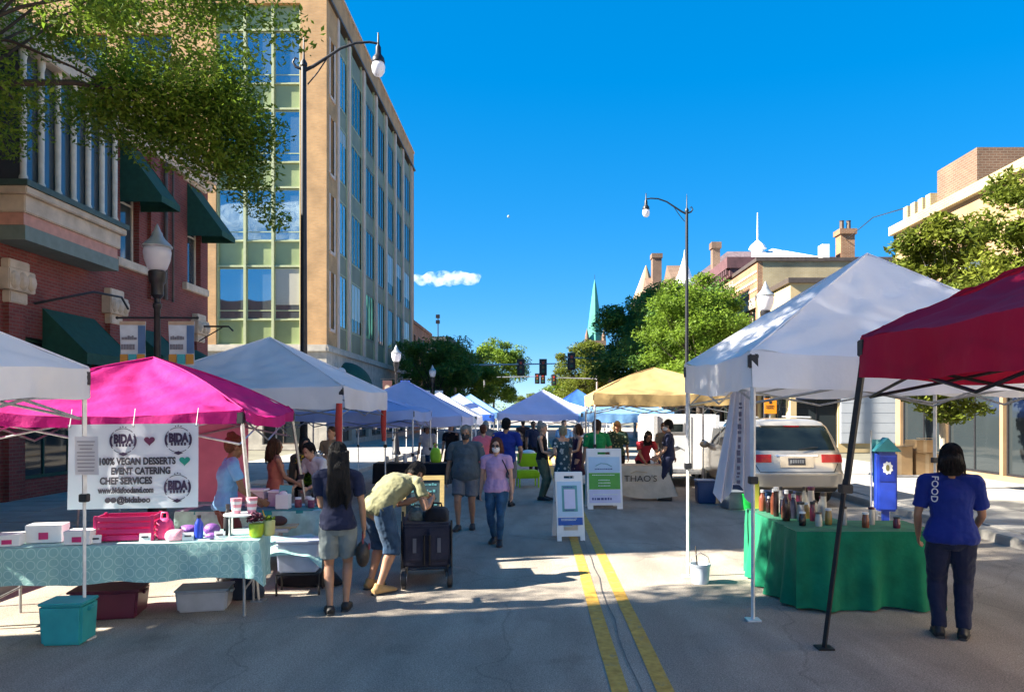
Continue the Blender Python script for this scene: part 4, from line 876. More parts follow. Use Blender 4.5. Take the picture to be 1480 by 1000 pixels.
# ------------------------------------------------------------------ banner, paper sign, back panel
M_ban = mat('banner_vinyl', (.60, .61, .68), .5, var=.04, scale=2); M_ink = mat('plum_ink', (.05, .035, .07), .9, spec=.1); M_ink2 = mat('grey_text_ink', (.06, .055, .07), .9, spec=.1)
BW, BH = 1.25, .88
bn = thing('dessert_banner', 'white dessert vendor banner with hearts and round logos hung in the pink tent', 'banner', (-3.54, 8.0, .965), R(11))
MB().grid(lambda i, j: (-BW+BW*i, 0, BH*j), 60, 30).build('vinyl_sheet', M_ban, bn, smooth=60)
bp_ = lambda u, v: FACE((-BW+BW*u, -.010, BH*v))
heart = [(.0, -.5)]+[(.5*math.sin(t)**3*1.0, (13*math.cos(t)-5*math.cos(2*t)-2*math.cos(3*t)-math.cos(4*t))/32) for t in [math.pi*2*k/30 for k in range(30)]]
heart = heart[1:]
for u, v, m in ((.625, .80, mat('maroon_ink', (.13, .02, .07), .7)), (.895, .555, mat('teal_ink', (.01, .24, .18), .7))):
    MB().prism([(x*.105, y*.105) for x, y in heart], -.001, .003, 0, bp_(u, v)).build('heart', m, bn)
def logo(u, v, s):
    g = MB()
    for k in range(40):                                              # ring broken into arcs of uneven weight
        a0, a1 = 2*math.pi*k/40, 2*math.pi*(k+1)/40; th = .16 if abs(math.cos((a0+a1)/2)) > .86 else .045
        if k % 10 in (4,): continue
        g.prism([(s*math.cos(a)*r, s*math.sin(a)*r) for a, r in ((a0, 1-th), (a0, 1), (a1, 1), (a1, 1-th))], -.001, .003, 0, bp_(u, v))
    for x in (-.2, 0, .2): g.prism([(s*(x+.07*math.cos(q*2.094+1.57)), s*(1.12+.07*math.sin(q*2.094+1.57)-abs(x)*.25)) for q in range(3)], -.001, .003, 0, bp_(u, v))
    g.prism([(-.35*s, -1.05*s), (0, -1.2*s), (.35*s, -1.05*s), (0, -.88*s)], -.001, .0032, 0, bp_(u, v))
    for x in range(5): g.prism([(s*(-.55+.24*x), -.45*s), (s*(-.40+.24*x), -.45*s), (s*(-.40+.24*x), -.22*s), (s*(-.55+.24*x), -.22*s)], -.001, .0025, 0, bp_(u, v))
    o = g.build('logo_ring', M_ink, bn); o['kind'] = 'stuff'
    text('BIDA', s*.95, M_ink, bn, bp_(u, v+.02), s*1.45, bold=.008)
for u, v in ((.42, .80), (.845, .805), (.84, .24)): logo(u, v, .132)
for tx, u, v, w, sz in (('100% VEGAN DESSERTS', .525, .555, .90, .10), ('EVENT CATERING', .555, .44, .70, .10), ('CHEF SERVICES', .44, .325, .62, .10), ('www.bidafoodand.com', .44, .215, .66, .085), ('@bidaboo', .50, .10, .40, .085)):
    text(tx, sz, M_ink2, bn, bp_(u, v), w*.82, bold=.004)
for u in (.30, .345): MB().prism([(.03*math.cos(k*math.pi/4+.39), .03*math.sin(k*math.pi/4+.39)) for k in range(8)], -.001, .003, 0, bp_(u, .10)).build('round_icon', M_ink2, bn)
for u in (.015, .5, .985):
    MB().lathe([(.014, -.003), (.014, .003)], 10, M=bp_(u, .975)).build('eyelet', M_gmetal, bn); MB().tube([(-BW+BW*u, -.012, BH*.975), (-BW+BW*u+.02, .0, BH+.16)], .004, 5).build('tie_cord', M_white, bn)
def ripple(x, z): return .014*math.sin(x*5+z*1.2)+.004*math.sin(x*11-z*5+1)+.0015*math.sin(z*15+x*7)+.012*math.sin(z*3.2)
for ch_ in KIDS(bn):                                                  # the print follows the creases of the vinyl
    ch_.data.transform(ch_.matrix_basis); ch_.matrix_basis = Matrix.Identity(4)
    for v in ch_.data.vertices: v.co.y += ripple(v.co.x, v.co.z); v.co.z += .012*v.co.x*v.co.z
    ch_.data.update()
pp = thing('paper_notice', 'white paper notice taped to the tent leg at the left edge', 'notice', (-3.84, 6.52, 1.42), R(4))
MB().grid(lambda i, j: (-.095+.19*i, .02*math.sin(i*2.5)-.01*j, .33*j), 6, 4).build('sheet', mat('paper', (.70, .66, .68), .8, var=.03), pp, smooth=60)
ln = MB(); rr_ = random.Random(5)
for k in range(9):
    w = rr_.uniform(.05, .075); ln.bb(-w, w, -.013, -.006, .035+.031*k, .043+.031*k)
q = ln.build('print_lines', mat('pale_ink', (.34, .30, .33), .8), pp); q['kind'] = 'stuff'
bk = MB().grid(lambda i, j: (-.42+.84*i, .02*math.sin(i*9)*(.4+.6*j), 1.25*j), 16, 6).build('back_curtain', cloth('pink_curtain', (.55, .20, .30), .08, .3), smooth=60, loc=(-4.48, 10.75, .70), rz=R(5)); tag(bk, 'dusty pink back curtain hanging behind the vendor in pale blue', 'curtain')

# ------------------------------------------------------------------ goods on the dessert tables
def T1(u, v, z=.748):                                                 # u metres left of the right front corner, v metres back
    a = R(TA); return (-2.66-u*math.cos(a)-v*math.sin(a), 7.26-u*math.sin(a)+v*math.cos(a), z)
M_fuch = mat('fuchsia_plastic', (.55, .015, .14), .35, coat=.2); M_pinkp = mat('pink_plastic', (.75, .22, .38), .4)
t = thing('plastic_crate', 'fuchsia slatted plastic crate on the mint table below the banner', 'crate', T1(1.2, .30), R(TA))
for k in range(4): MB().bb(-.24, .24, -.152, -.138, .012+.058*k, .055+.058*k).bb(-.24, .24, .138, .152, .012+.058*k, .055+.058*k).bb(-.252, -.24, -.15, .15, .012+.058*k, .055+.058*k).bb(.24, .252, -.15, .15, .012+.058*k, .055+.058*k).build('slat_ring', M_fuch, t)
for x in (-.245, .245):
    for y in (-.145, .145): MB().box((x, y, .12), (.03, .03, .24)).build('corner_post', M_fuch, t, bevel=.004)
MB().bb(-.235, .235, -.135, .135, .002, .014).build('bottom', M_fuch, t)
def bag(label, loc, s, m, seed=0, name='bag', cat='bag', rz=0, handles=True):
    t = thing(name, label, cat, loc, rz); rr = random.Random(seed); b = MB(); n = 14; k = 8
    prof = [(.75, 0), (.95, .06), (1, .3), (.96, .6), (.82, .85), (.6, .97), (.2, 1.0)]
    vs = []; ph = rr.uniform(0, 6)
    for r, z in prof:
        for j in range(n):
            a = 2*math.pi*j/n; q = r*(1+.07*math.sin(3*a+ph+4*z)+.04*math.sin(7*a+ph)); c, d = math.cos(a), math.sin(a)
            c = math.copysign(abs(c)**.7, c); d = math.copysign(abs(d)**.7, d)
            vs.append((c*q*s[0]/2, d*q*s[1]/2, z*s[2]))
    b.add(vs, [(i*n+j, i*n+(j+1) % n, (i+1)*n+(j+1) % n, (i+1)*n+j) for i in range(len(prof)-1) for j in range(n)]+[tuple(range(n-1, -1, -1)), tuple(range((len(prof)-1)*n, len(prof)*n))])
    b.build('body', m, t, smooth=60)
    if handles: MB().tube([(-s[0]*.2, 0, s[2]*.95), (-s[0]*.16, 0, s[2]*1.25), (s[0]*.16, 0, s[2]*1.25), (s[0]*.2, 0, s[2]*.95)], .012, 6).build('handle', m, t, smooth=60)
    return t
bag('hot pink gift bag right of the fuchsia crate', T1(.86, .22), (.16, .13, .2), mat('hot_pink_paper', (.75, .05, .2), .5, bump=.4), 2)
bag('pale pink paper bag lying low beside the hot pink bag', T1(.74, .12), (.17, .13, .10), mat('pale_pink_paper', (.78, .33, .42), .6, bump=.4), 3, handles=False)
def bottle(label, loc, r, h, m, capm, name='bottle', cat='bottle', group=None, neck=.45):
    t = thing(name, label, cat, loc, 0, group)
    MB().lathe([(r*.9, 0), (r, .01), (r, h*.55), (r*.9, h*.66), (r*neck, h*.8), (r*neck, h*.88)], 14).build('body', m, t, smooth=40)
    MB().lathe([(r*neck*1.15, h*.87), (r*neck*1.15, h*.99), (r*neck*.9, h)], 12).build('cap', capm, t, smooth=40); return t
M_bluep = mat('blue_plastic', (.02, .06, .5), .35); M_purp2 = mat('purple_wrap', (.22, .08, .32), .5, bump=.4)
bottle('blue bottle with black cap on the mint table', T1(.55, .2), .04, .22, M_bluep, M_blackp)
bottle('tall dark bottle left of the cake stand', T1(.32, .38), .04, .30, M_blackp, M_blackp)
for i, (u, v, s) in enumerate(((.68, .36, (.2, .15, .11)), (.46, .34, (.16, .14, .12)), (.42, .12, (.13, .1, .06)))):
    o = MB().ell((0, 0, s[2]/2), (s[0]/2, s[1]/2, s[2]/2), 0, 12, 8).build('wrapped_cake', M_purp2, smooth=180, loc=T1(u, v)); tag(o, ['purple wrapped cake behind the pale pink bag', 'purple wrapped cake just right of the blue bottle', 'small flat purple wrapped cake near the table edge'][i], 'cake', 'purple wrapped cakes on the mint table')
t = thing('cake_stand', 'white cake stand with thin legs on the mint table', 'cake stand', T1(.17, .26), R(TA))
MB().lathe([(.165, .20), (.17, .205), (.17, .215), (.16, .218)], 22).build('plate', M_white, t, smooth=40)
for x in (-.1, .1):
    for y in (-.08, .08): MB().cyl((x, y, 0), (x, y, .2), .008, n=6).build('leg', M_white, t)
def cup(label, x, y, z, group):
    t = thing('striped_cup', label, 'cup', (x, y, z), 0, group); st = mat('cup_pink', (.75, .30, .36), .6)
    for k in range(5): MB().lathe([(.038+.0035*k, .03*k), (.038+.0035*(k+1), .03*(k+1)-.001)], 16).build('stripe', M_white if k % 2 else st, t, smooth=40)
    return t
p = T1(.22, .26, .968); cup('pink striped paper cup on the left of the cake stand', p[0], p[1], p[2], 'striped cups on the cake stand')
p = T1(.08, .29, .968); cup('pink striped paper cup on the right of the cake stand', p[0], p[1], p[2], 'striped cups on the cake stand')
t = thing('flower_pot', 'lime green pot with dark maroon flowers at the end of the mint table', 'flower pot', T1(.02, .16), 0)
MB().lathe([(.05, 0), (.065, .02), (.07, .12), (.065, .13)], 14).build('pot', mat('lime_plastic', (.35, .48, .02), .5), t, smooth=40)
put('flowers', leafmesh('flowers', [((-.02, 0, .19), (.09, .08, .05), 160)], .05, mat('maroon_petals', (.10, .015, .04), .7, island=.4), 3), t)
t = thing('flower_pot', 'pale yellow pot just right of the lime green pot', 'flower pot', T1(-.09, .22), 0)
MB().lathe([(.045, 0), (.055, .02), (.06, .14), (.055, .15)], 14).build('pot', mat('pale_yellow_plastic', (.6, .58, .22), .5), t, smooth=40)
put('leaves', leafmesh('leaves', [((0, 0, .17), (.06, .06, .03), 60)], .04, M_leafA, 4), t)
# second table
def T2p(u, v, z=.76): return (-2.70-u, 9.45+v, z)
M_clear = mat('clear_plastic', (.62, .48, .52), .15, spec=.6, var=.1)
for i, (u, v, w, h) in enumerate(((.86, .3, .24, .2), (.6, .34, .2, .18))):
    t = thing('display_box', ['pinkish clear display box at the left of the second table', 'smaller clear display box next to the teal card'][i], 'display box', T2p(u, v))
    MB().bb(-w/2, w/2, -.1, .1, 0, h).build('case', M_clear, t, bevel=.008); MB().bb(-w/2-.008, w/2+.008, -.108, .108, h, h+.02).build('lid', M_white, t, bevel=.004)
t = thing('menu_card', 'tilted teal menu card on the second table', 'menu card', T2p(.48, .18, .78), R(-12))
MB().box((0, 0, .13), (.17, .012, .26), M=Matrix.Rotation(R(-14), 4, 'X')).build('card', mat('turquoise_card', (.10, .48, .46), .5), t)
MB().box((.0, -.010, .13), (.06, .004, .12), M=Matrix.Rotation(R(-14), 4, 'X')).build('print', mat('dark_teal_ink', (.02, .12, .13), .6), t)
t = thing('tissue_box', 'white square box at the front of the second table', 'box', T2p(.44, .06)); MB().box((0, 0, .09), (.16, .14, .18)).build('carton', M_white, t, bevel=.006); MB().ell((0, 0, .19), (.05, .03, .03)).build('tissue', M_white, t, smooth=180)
for i, (u, v, c) in enumerate(((.3, .2, (.3, .08, .1)), (.2, .3, (.5, .4, .35)), (.12, .15, (.2, .06, .12)), (.08, .36, (.55, .3, .3)))):
    t = thing('jar', ['wine red jar of sweets, leftmost of four on the second table', 'cream jar of sweets at the back of the second table', 'dark purple jar of sweets at the front of the second table', 'pinkish jar of sweets at the far right of the second table'][i], 'jar', T2p(u, v), 0, 'jars of sweets at the end of the second table')
    MB().lathe([(.04, 0), (.045, .01), (.045, .09), (.035, .1)], 12).build('glass', mat('sweet%d' % i, c, .3, var=.3, scale=30), t, smooth=40); MB().lathe([(.04, .1), (.04, .125)], 12).build('lid', M_white, t, smooth=40)
t = thing('serving_tray', 'pale wooden tray with a yellow knife and dark cake behind the lime pot', 'tray', (-3.02, 8.9, .62), R(10))
MB().bb(-.24, .24, -.14, .14, 0, .02).build('board', mat('pale_wood', (.5, .38, .2), .7), t, bevel=.006); MB().tube([(-.1, -.05, .04), (-.16, .02, .2)], [.014, .006], 6).build('knife', mat('yellow_handle', (.7, .45, .03), .5), t); MB().ell((.02, .02, .07), (.1, .08, .06)).build('cake', mat('dark_cake', (.07, .03, .03), .8, bump=.4), t, smooth=180)
table('small low table holding the wooden tray', -2.82, 8.72, .55, .38, 10, .617)
for i, (u, v, w_, h_) in enumerate(((1.55, .12, .22, .12), (1.9, .3, .3, .16), (2.15, .15, .2, .1))):
    t = thing('cake_box', ['small white cake box left of the fuchsia crate', 'tall white cake box at the back left of the mint table', 'flat white cake box at the left end of the mint table'][i], 'box', T1(u, v), R(TA+5*i-4)); MB().bb(-w_/2, w_/2, -.1, .1, 0, h_).build('carton', M_white, t, bevel=.004); MB().bb(-w_/2-.003, w_/2+.003, -.103, .103, h_*.7, h_+.003).build('lid', M_white, t); MB().bb(-.04, .04, -.106, -.104, h_*.2, h_*.6).build('round_label', M_fuch, t)
for i, (u, v) in enumerate(((1.0, .08), (.62, .06), (.34, .07), (1.42, .07))):
    t = thing('price_card', ['small price card in front of the fuchsia crate', 'small price card in front of the blue bottle', 'small price card left of the cake stand', 'small price card before the small cake box'][i], 'price card', T1(u, v), R(TA)); MB().box((0, 0, .04), (.10, .004, .075), M=Matrix.Rotation(R(-14), 4, 'X')).build('card', M_white, t); MB().bb(-.03, .03, -.008, -.004, .035, .05, M=Matrix.Rotation(R(-14), 4, 'X')).build('print', M_ink2, t)
# boxes on the ground
def tote(label, loc, s, m, lidm=None, rz=0, group=None, name='storage_tote', lid=True):
    t = thing(name, label, 'storage tote', loc, rz, group); w, d, h = s
    MB().box((0, 0, h*.48), (w*.9, d*.9, h*.94), top=(1.09, 1.09)).build('tub', m, t, bevel=.02)
    if lid: MB().box((0, 0, h*.97), (w*1.03, d*1.03, h*.07)).build('lid', lidm or m, t, bevel=.012)
    for s_ in (-1, 1): MB().box((s_*w*.51, 0, h*.8), (.03, d*.3, .03)).build('handle', lidm or m, t, bevel=.006)
    return t
M_tealp = mat('teal_plastic', (.03, .32, .33), .4); M_navyp = mat('navy_plastic', (.02, .05, .14), .45); M_mar2 = mat('maroon_plastic', (.10, .015, .04), .45); M_wht2 = mat('milky_plastic', (.60, .63, .75), .35, trans=.2)
tote('teal storage tote by the foot of the left tent leg', (-3.98, 6.50, 0), (.36, .3, .36), M_tealp, None, R(5))
tote('maroon tote under the left half of the mint table', (-4.1, 7.35, 0), (.62, .42, .28), M_mar2, None, R(12))
tote('clear milky tote under the middle of the mint table', (-3.3, 7.62, 0), (.5, .36, .22), mat('cloudy_plastic', (.42, .42, .45), .3), mat('blue_grey_lid', (.28, .36, .45), .4), R(12))
tote('white cooler on a low stand below the pale mint cloth', (-2.56, 8.30, .24), (.46, .36, .34), M_wht2, None, R(8))
st_ = thing('low_stand', 'low black metal stand carrying the white cooler', 'stand', (-2.56, 8.30, 0), R(8))
for x in (-.22, .22):
    for y in (-.15, .15): MB().cyl((x, y, 0), (x, y, .235), .012, n=6).build('leg', M_black, st_)
MB().bb(-.23, .23, -.16, .16, .215, .236).build('shelf', M_black, st_)
dc = MB().grid(lambda i, j: (-.30+.56*i-.03*j, -.215+.42*j-.02*math.sin(i*8), .60+.02*math.sin(5*i+3*j)-(.24*max(0, .45-j)**1*1.6)-(.20*max(0, i-.75)*2.2)), 18, 14).build('draped_cloth', M_mint2, smooth=70, loc=(-2.56, 8.30, 0), rz=R(8)); tag(dc, 'mint cloth thrown over the white cooler', 'cloth')
bag('black duffel bag on the asphalt under the white cooler stand', (-2.55, 8.65, 0), (.7, .3, .16), M_blackcl, 7)
bag('dark blue rucksack under the mint table', (-3.05, 8.05, 0), (.36, .28, .24), cloth('navy_nylon', (.02, .035, .07)), 8)

# ------------------------------------------------------------------ wagon, easel, boards
t = thing('folding_wagon', 'black folding wagon packed full, standing beside the bending man', 'wagon', (-1.21, 8.52, 0), R(9))
M_nyl = cloth('black_nylon', (.028, .028, .045), .25, .4)
MB().box((0, .42, .47), (.52, .86, .50), top=(1.05, 1.03)).build('fabric_tub', M_nyl, t, bevel=.03)
for x in (-.135, .135):
    pk = MB().box((x, -.025, .48), (.235, .05, .36)).build('front_pocket', M_nyl, t, bevel=.018)
    MB().box((x, -.055, .62), (.22, .012, .09)).build('pocket_flap', M_nyl, pk, bevel=.004)
    MB().box((x, -.056, .48), (.04, .014, .16)).build('pocket_strap', mat('grey_webbing', (.10, .10, .12), .7), pk)
fr = MB()
for x in (-.275, .275):
    for y in (0, .84): fr.cyl((x, y, .2), (x, y, .75), .013, n=6)
    fr.cyl((x, 0, .21), (x, .84, .21), .013, n=6)
fr.cyl((-.275, 0, .21), (.275, 0, .21), .013, n=6).cyl((-.275, .84, .21), (.275, .84, .21), .013, n=6).build('frame', M_black, t)
for x in (-.255, .255):
    for y in (-.02, .80):
        w = MB().lathe([(.095, -.03), (.115, -.02), (.115, .02), (.095, .03)], 18, M=Matrix.Translation((x, y, .115)) @ Matrix.Rotation(R(90), 4, 'Y')).build('wheel', M_blackp, t, smooth=40)
        MB().lathe([(.06, -.034), (.06, .034)], 12, M=Matrix.Translation((x, y, .115)) @ Matrix.Rotation(R(90), 4, 'Y')).build('hub', M_gmetal, w)
        MB().tube([(x*.88, y, .12), (x*.88, y+.02, .24)], .02, 6).build('caster_fork', M_black, t)
MB().tube([(-.03, -.05, .26), (-.03, -.09, .6), (.03, -.09, .6), (.03, -.05, .26)], .011, 6).build('pull_handle', M_black, t, smooth=60)
bag('black bag on top of the packed wagon', (-1.12, 8.72, .72), (.28, .3, .16), M_blackcl, 11); bag('grey mesh bag of bottles on the left of the wagon', (-1.36, 8.78, .72), (.2, .24, .14), mat('mesh_grey', (.14, .17, .16), .6, bump=.6, var=.4, scale=30), 12)
M_ywood = mat('yellow_wood', (.55, .40, .16), .6, var=.15, scale=7, stretch=(1, 1, 6)); M_slate = mat('slate_board', (.018, .045, .06), .6, var=.3, scale=5)
t = thing('chalkboard_easel', 'chalkboard in a yellow wood frame behind the packed wagon', 'chalkboard', (-1.44, 9.75, 0), R(5))
TM = Matrix.Rotation(R(-9), 4, 'X')
for x in (-.245, .245): MB().bb(x-.028, x+.028, -.02, .02, 0, 1.15, M=TM).build('frame_post', M_ywood, t)
for z in (1.12, .38): MB().bb(-.217, .217, -.018, .018, z-.03, z+.03, M=TM).build('frame_rail', M_ywood, t)
s_ = MB().bb(-.217, .217, -.006, .010, .41, 1.09, M=TM).build('slate', M_slate, t)
ck = MB(); rr_ = random.Random(8)
for k in range(7):
    x = -.17+rr_.uniform(0, .05)
    while x < .15: w = rr_.uniform(.012, .04); ck.bb(x, x+w, -.009, -.0065, 1.02-.085*k, 1.02-.085*k+rr_.uniform(.015, .035), M=TM); x += w+rr_.uniform(.008, .02)
ck = ck.build('chalk_marks', mat('teal_chalk', (.10, .30, .33), .9), s_); ck['kind'] = 'stuff'
for x in (-.22, .22): MB().tube([(x, .21, 1.1), (x, .55, 0)], .014, 6).build('back_leg', M_ywood, t)

def sandwich(label, x, y, w, h, a, prints, hole=False):
    t = thing('sandwich_board', label, 'sandwich board', (x, y, 0), R(a), 'white plastic sandwich boards in the street')
    tl = math.atan2(.24, h)
    for s in (1, -1):
        M = (Matrix.Identity(4) if s == 1 else Matrix.Rotation(math.pi, 4, 'Z')) @ Matrix.Translation((0, -.27, 0)) @ Matrix.Rotation(-tl, 4, 'X') @ Matrix.Translation((-w/2, 0, 0))
        ops = [(w*.32, w*.68, h*.90, h*.945), (w*.16, w*.84, -.01, h*.065)]
        if hole: ops.append((w*.24, w*.76, h*.15, h*.27))
        b = MB(); wall(b, M, w, 0, h, ops, .035); pn = b.build('panel', M_white, t)
        for z0, z1, m in prints:
            MB().bb(w*.055, w*.945, -.006, -.001, h*z0, h*z1, M=M).build('print_panel', m, pn)
        if s == 1: front = (M, pn)
    for u in (-w/2+.03, w/2-.03): MB().box((u, 0, h*.52), (.012, .26, .02)).build('spreader', M_gmetal, t)
    return t, front
M_sky1 = mat('print_pale_blue', (.42, .60, .78), .5, var=.05); M_navy = mat('print_blue', (.02, .10, .42), .5, var=.08); M_grn = mat('print_green', (.09, .36, .05), .5, var=.08); M_lil = mat('print_lilac', (.55, .58, .80), .5, var=.05)
M_wink = mat('print_white', (.68, .76, .74), .6); M_tealk = mat('print_teal', (.10, .32, .36), .6); M_nink = mat('print_navy', (.07, .09, .28), .6)
t, (M, pn) = sandwich('narrow white sandwich board with a pale blue poster on the yellow centre line', .52, 11.9, .43, 1.06, 8, [(.345, .86, M_sky1), (.225, .335, M_navy)], True)
w, h = .43, 1.06
MB().bb(w*.22, w*.78, -.009, -.007, h*.42, h*.80, M=M).build('poster_frame', M_tealk, pn); MB().bb(w*.30, w*.70, -.012, -.010, h*.46, h*.745, M=M).build('poster_sheet', M_lil, pn)
def lines(par, M, u0, u1, z0, z1, n, m, seed, hh=.5):
    rr = random.Random(seed); b = MB()
    for k in range(n):
        z = z1-(z1-z0)*(k+.5)/n; x = u0+rr.uniform(0, .06)*(u1-u0); e = u1-rr.uniform(0, .2)*(u1-u0); q = (z1-z0)/n*hh
        while x < e: ww = min(e-x, rr.uniform(.4, 1.1)*q*1.1+.004); b.bb(x, x+ww, -.0145, -.012, z-q/2, z+q/2*rr.uniform(.5, 1), M=M); x += ww+q*.35
    o = b.build('print_lines', m, par); o['kind'] = 'stuff'; return o
lines(pn, M, w*.27, w*.73, h*.755, h*.795, 1, M_nink, 1); lines(pn, M, w*.27, w*.73, h*.425, h*.455, 1, M_nink, 2); lines(pn, M, w*.15, w*.8, h*.285, h*.325, 2, M_wink, 3)
t, (M, pn) = sandwich('wide white sandwich board with a green middle panel behind the narrow one', 1.42, 15.75, .72, 1.24, 3, [(.60, .86, M_sky1), (.325, .595, M_grn), (.10, .32, M_lil)])
w, h = .72, 1.24
lines(pn, M, w*.22, w*.74, h*.64, h*.68, 1, M_nink, 4); MB().tube([(w*.25, -.012, h*.71), (w*.4, -.012, h*.755), (w*.58, -.012, h*.745), (w*.72, -.012, h*.70)], .007, 5, M=M).build('logo_arc', M_tealk, pn)
lines(pn, M, w*.12, w*.9, h*.545, h*.575, 1, M_wink, 5); lines(pn, M, w*.30, w*.72, h*.36, h*.50, 3, M_wink, 6, .35); lines(pn, M, w*.15, w*.9, h*.22, h*.26, 1, M_wink, 7); lines(pn, M, w*.12, w*.85, h*.14, h*.20, 1, M_nink, 8, .7)
tote('small green tote between the two sandwich boards', (1.03, 16.4, 0), (.3, .3, .42), mat('tote_green', (.01, .13, .05), .5), None, 0)
# lime wagon
t = thing('lime_cart', 'lime green fabric cart standing behind the woman in mauve', 'cart', (-.18, 20.2, 0), R(10)); M_lime = cloth('lime_cloth', (.42, .72, .02), .1, .3)
MB().box((0, 0, .72), (.5, .5, .34), top=(1.05, 1.05)).build('upper_bin', M_lime, t, bevel=.03); MB().box((-.04, 0, .34), (.62, .6, .2)).build('lower_bin', M_lime, t, bevel=.04); MB().ell((0, 0, .9), (.2, .2, .08)).build('contents', M_white, t, smooth=180)
for x in (-.26, .24):
    for y in (-.24, .24): MB().cyl((x, y, .0), (x, y, .3), .02, n=8).build('leg', M_lime, t)
# bucket, drape, crates
t = thing('white_bucket', 'white bucket weighing down the tent leg beside the centre line', 'bucket', (1.90, 8.75, 0))
MB().lathe([(.095, 0), (.115, .2), (.122, .2), (.122, .225), (.11, .225), (.095, .03), (.0, .03)], 20).build('pail', mat('bucket_plastic', (.62, .68, .74), .4, trans=.1), t, smooth=40)
MB().lathe([(.1, .15), (.0, .16)], 16).build('fill', M_conc, t); MB().tube([(-.12, 0, .2), (-.09, .0, .30), (0, 0, .35), (.09, 0, .30), (.12, 0, .2)], .005, 5).build('bail', M_gmetal, t)
MB().tube([(-.03, 0, .15), (-.05, .02, .42)], .008, 5).build('stick', M_brz, t)
dr = MB()
def drf(i, j):
    w = .10+.13*j**1.3+.0*i; x = (i-.5)*w*1.9-.05*j
    return (x, .05*math.sin(i*24+j*2)*(.5+j*.7), 2.18-(1.06+.10*math.sin(i*9)*j)*j)
dr.grid(drf, 40, 16)
dr = dr.build('white_drape', fabric('drape_fabric', (.62, .62, .72), .3, wr=.5), smooth=70, loc=(2.13, 7.9, 0)); tag(dr, 'white printed drape tied to the front leg of the big white tent', 'drape')
gl = MB(); rr_ = random.Random(4)
z = 2.06
while z > 1.25:
    q = rr_.uniform(.018, .06); x = -.02-.03*(2.06-z); gl.bb(x-rr_.uniform(.008, .022), x+rr_.uniform(.008, .022), -.085, -.078, z-q, z); z -= q+rr_.uniform(.012, .035)
gl.build('vertical_print', mat('drape_ink', (.09, .09, .15), .8), dr)['kind'] = 'stuff'
for i, (x, y, w, h, lb) in enumerate(((3.72, 16.6, .42, .5, 'navy tote at the left of the row beside the drape'), (4.22, 16.3, .5, .44, 'navy tote in the middle of the row beside the drape'), (4.85, 14.9, .55, .42, 'navy tote in front of the silver minivan'), (4.05, 15.6, .4, .36, 'small grey tote in front of the navy totes'))):
    tote(lb, (x, y, 0), (w, .5, h), M_navyp if i < 3 else mat('slate_plastic', (.14, .17, .2), .5), None, R(4*i-4), 'storage totes beside the drape')
t = thing('green_bucket', 'bright green bucket beside the front leg of the white tent', 'bucket', (4.32, 15.35, 0))
MB().lathe([(.1, 0), (.13, .3), (.14, .3), (.14, .325), (.125, .325), (.09, .02), (0, .02)], 18).build('pail', mat('bright_green', (.02, .55, .08), .4), t, smooth=40); MB().tube([(-.135, 0, .3), (0, -.02, .17), (.135, 0, .3)], .005, 5).build('bail', M_gmetal, t)
# goods on the green table
JC = [((.03, .012, .012), M_white), ((.42, .40, .38), M_blackp), ((.14, .02, .05), M_blackp), ((.5, .48, .42), M_brz), ((.22, .06, .03), M_white), ((.05, .05, .09), M_gmetal), ((.36, .22, .06), M_white), ((.55, .5, .45), M_mar2)]
CN = ('near-black', 'pale', 'wine red', 'cream', 'rust brown', 'slate blue', 'amber', 'off-white'); QN = ('leftmost', 'second from the left', 'third from the left', 'rightmost'); RNM = ('front', 'second', 'third', 'fourth', 'fifth', 'back')
for i in range(22):
    c, cm = JC[i % len(JC)]; x = 2.74+(i % 4)*.14+random.uniform(-.03, .03); y = 8.28-.0+(i//4)*.17+random.uniform(-.03, .03)
    if y > 9.2: x += .02
    bottle('%s bottle, %s in the %s row on the green side table' % (CN[i % 8], QN[i % 4], RNM[i//4]), (x, y, .783), random.uniform(.03, .045), random.uniform(.16, .34), mat('jar_tint%d' % (i % 8), c, .25, var=.2, coat=.3), cm, 'jar', 'jar', 'jars and bottles crowded on the green side table', random.choice((.45, .85)))
for i in range(7):
    c, cm = JC[(i*3) % 8]
    bottle('%s jar, number %s from the left along the front green table' % (CN[(i*3) % 8], ('one', 'two', 'three', 'four', 'five', 'six', 'seven')[i]), (2.78+.15*i, 7.75+random.uniform(-.05, .25), .783), .036, random.uniform(.10, .2), mat('jar_tint%d' % ((i*3) % 8), c, .25), cm, 'jar', 'jar', 'jars along the front of the green display table', .8)
t = thing('yellow_post', 'yellow post at the far end of the green side table', 'post', (2.72, 9.36, 0)); MB().bb(-.035, .035, -.02, .02, 0, 1.12).build('post', mat('yellow_plastic', (.50, .48, .06), .5), t); MB().bb(-.12, .12, -.1, .1, 0, .03).build('foot', M_blackp, t)
# newspaper box, cardboard boxes
M_blu = mat('post_blue', (.015, .05, .42), .4, coat=.3); M_tlr = mat('teal_roof', (.02, .16, .19), .5)
t = thing('book_box', 'blue book box with peaked teal roof and white emblem behind the red tent legs', 'box', (5.02, 10.9, 0), R(-12)); t.scale = (.74, .74, .98)
MB().bb(-.06, .06, -.06, .06, 0, .62).build('post', M_blu, t); bx = MB().box((0, 0, 1.0), (.36, .34, .86)).build('cabinet', M_blu, t, bevel=.03)
MB().prism([(-.24, 0), (.24, 0), (0, .2)], -.22, .22, 0, Matrix.Translation((0, 0, 1.435)) @ Matrix.Rotation(R(90), 4, 'X')).build('roof', M_tlr, t)
MB().box((0, -.176, 1.18), (.29, .014, .36)).build('door', mat('deep_blue', (.01, .03, .3), .35), bx, bevel=.004)
st = [((.10 if k % 2 else .078)*math.cos(k*math.pi/9), (.10 if k % 2 else .078)*math.sin(k*math.pi/9)) for k in range(18)]
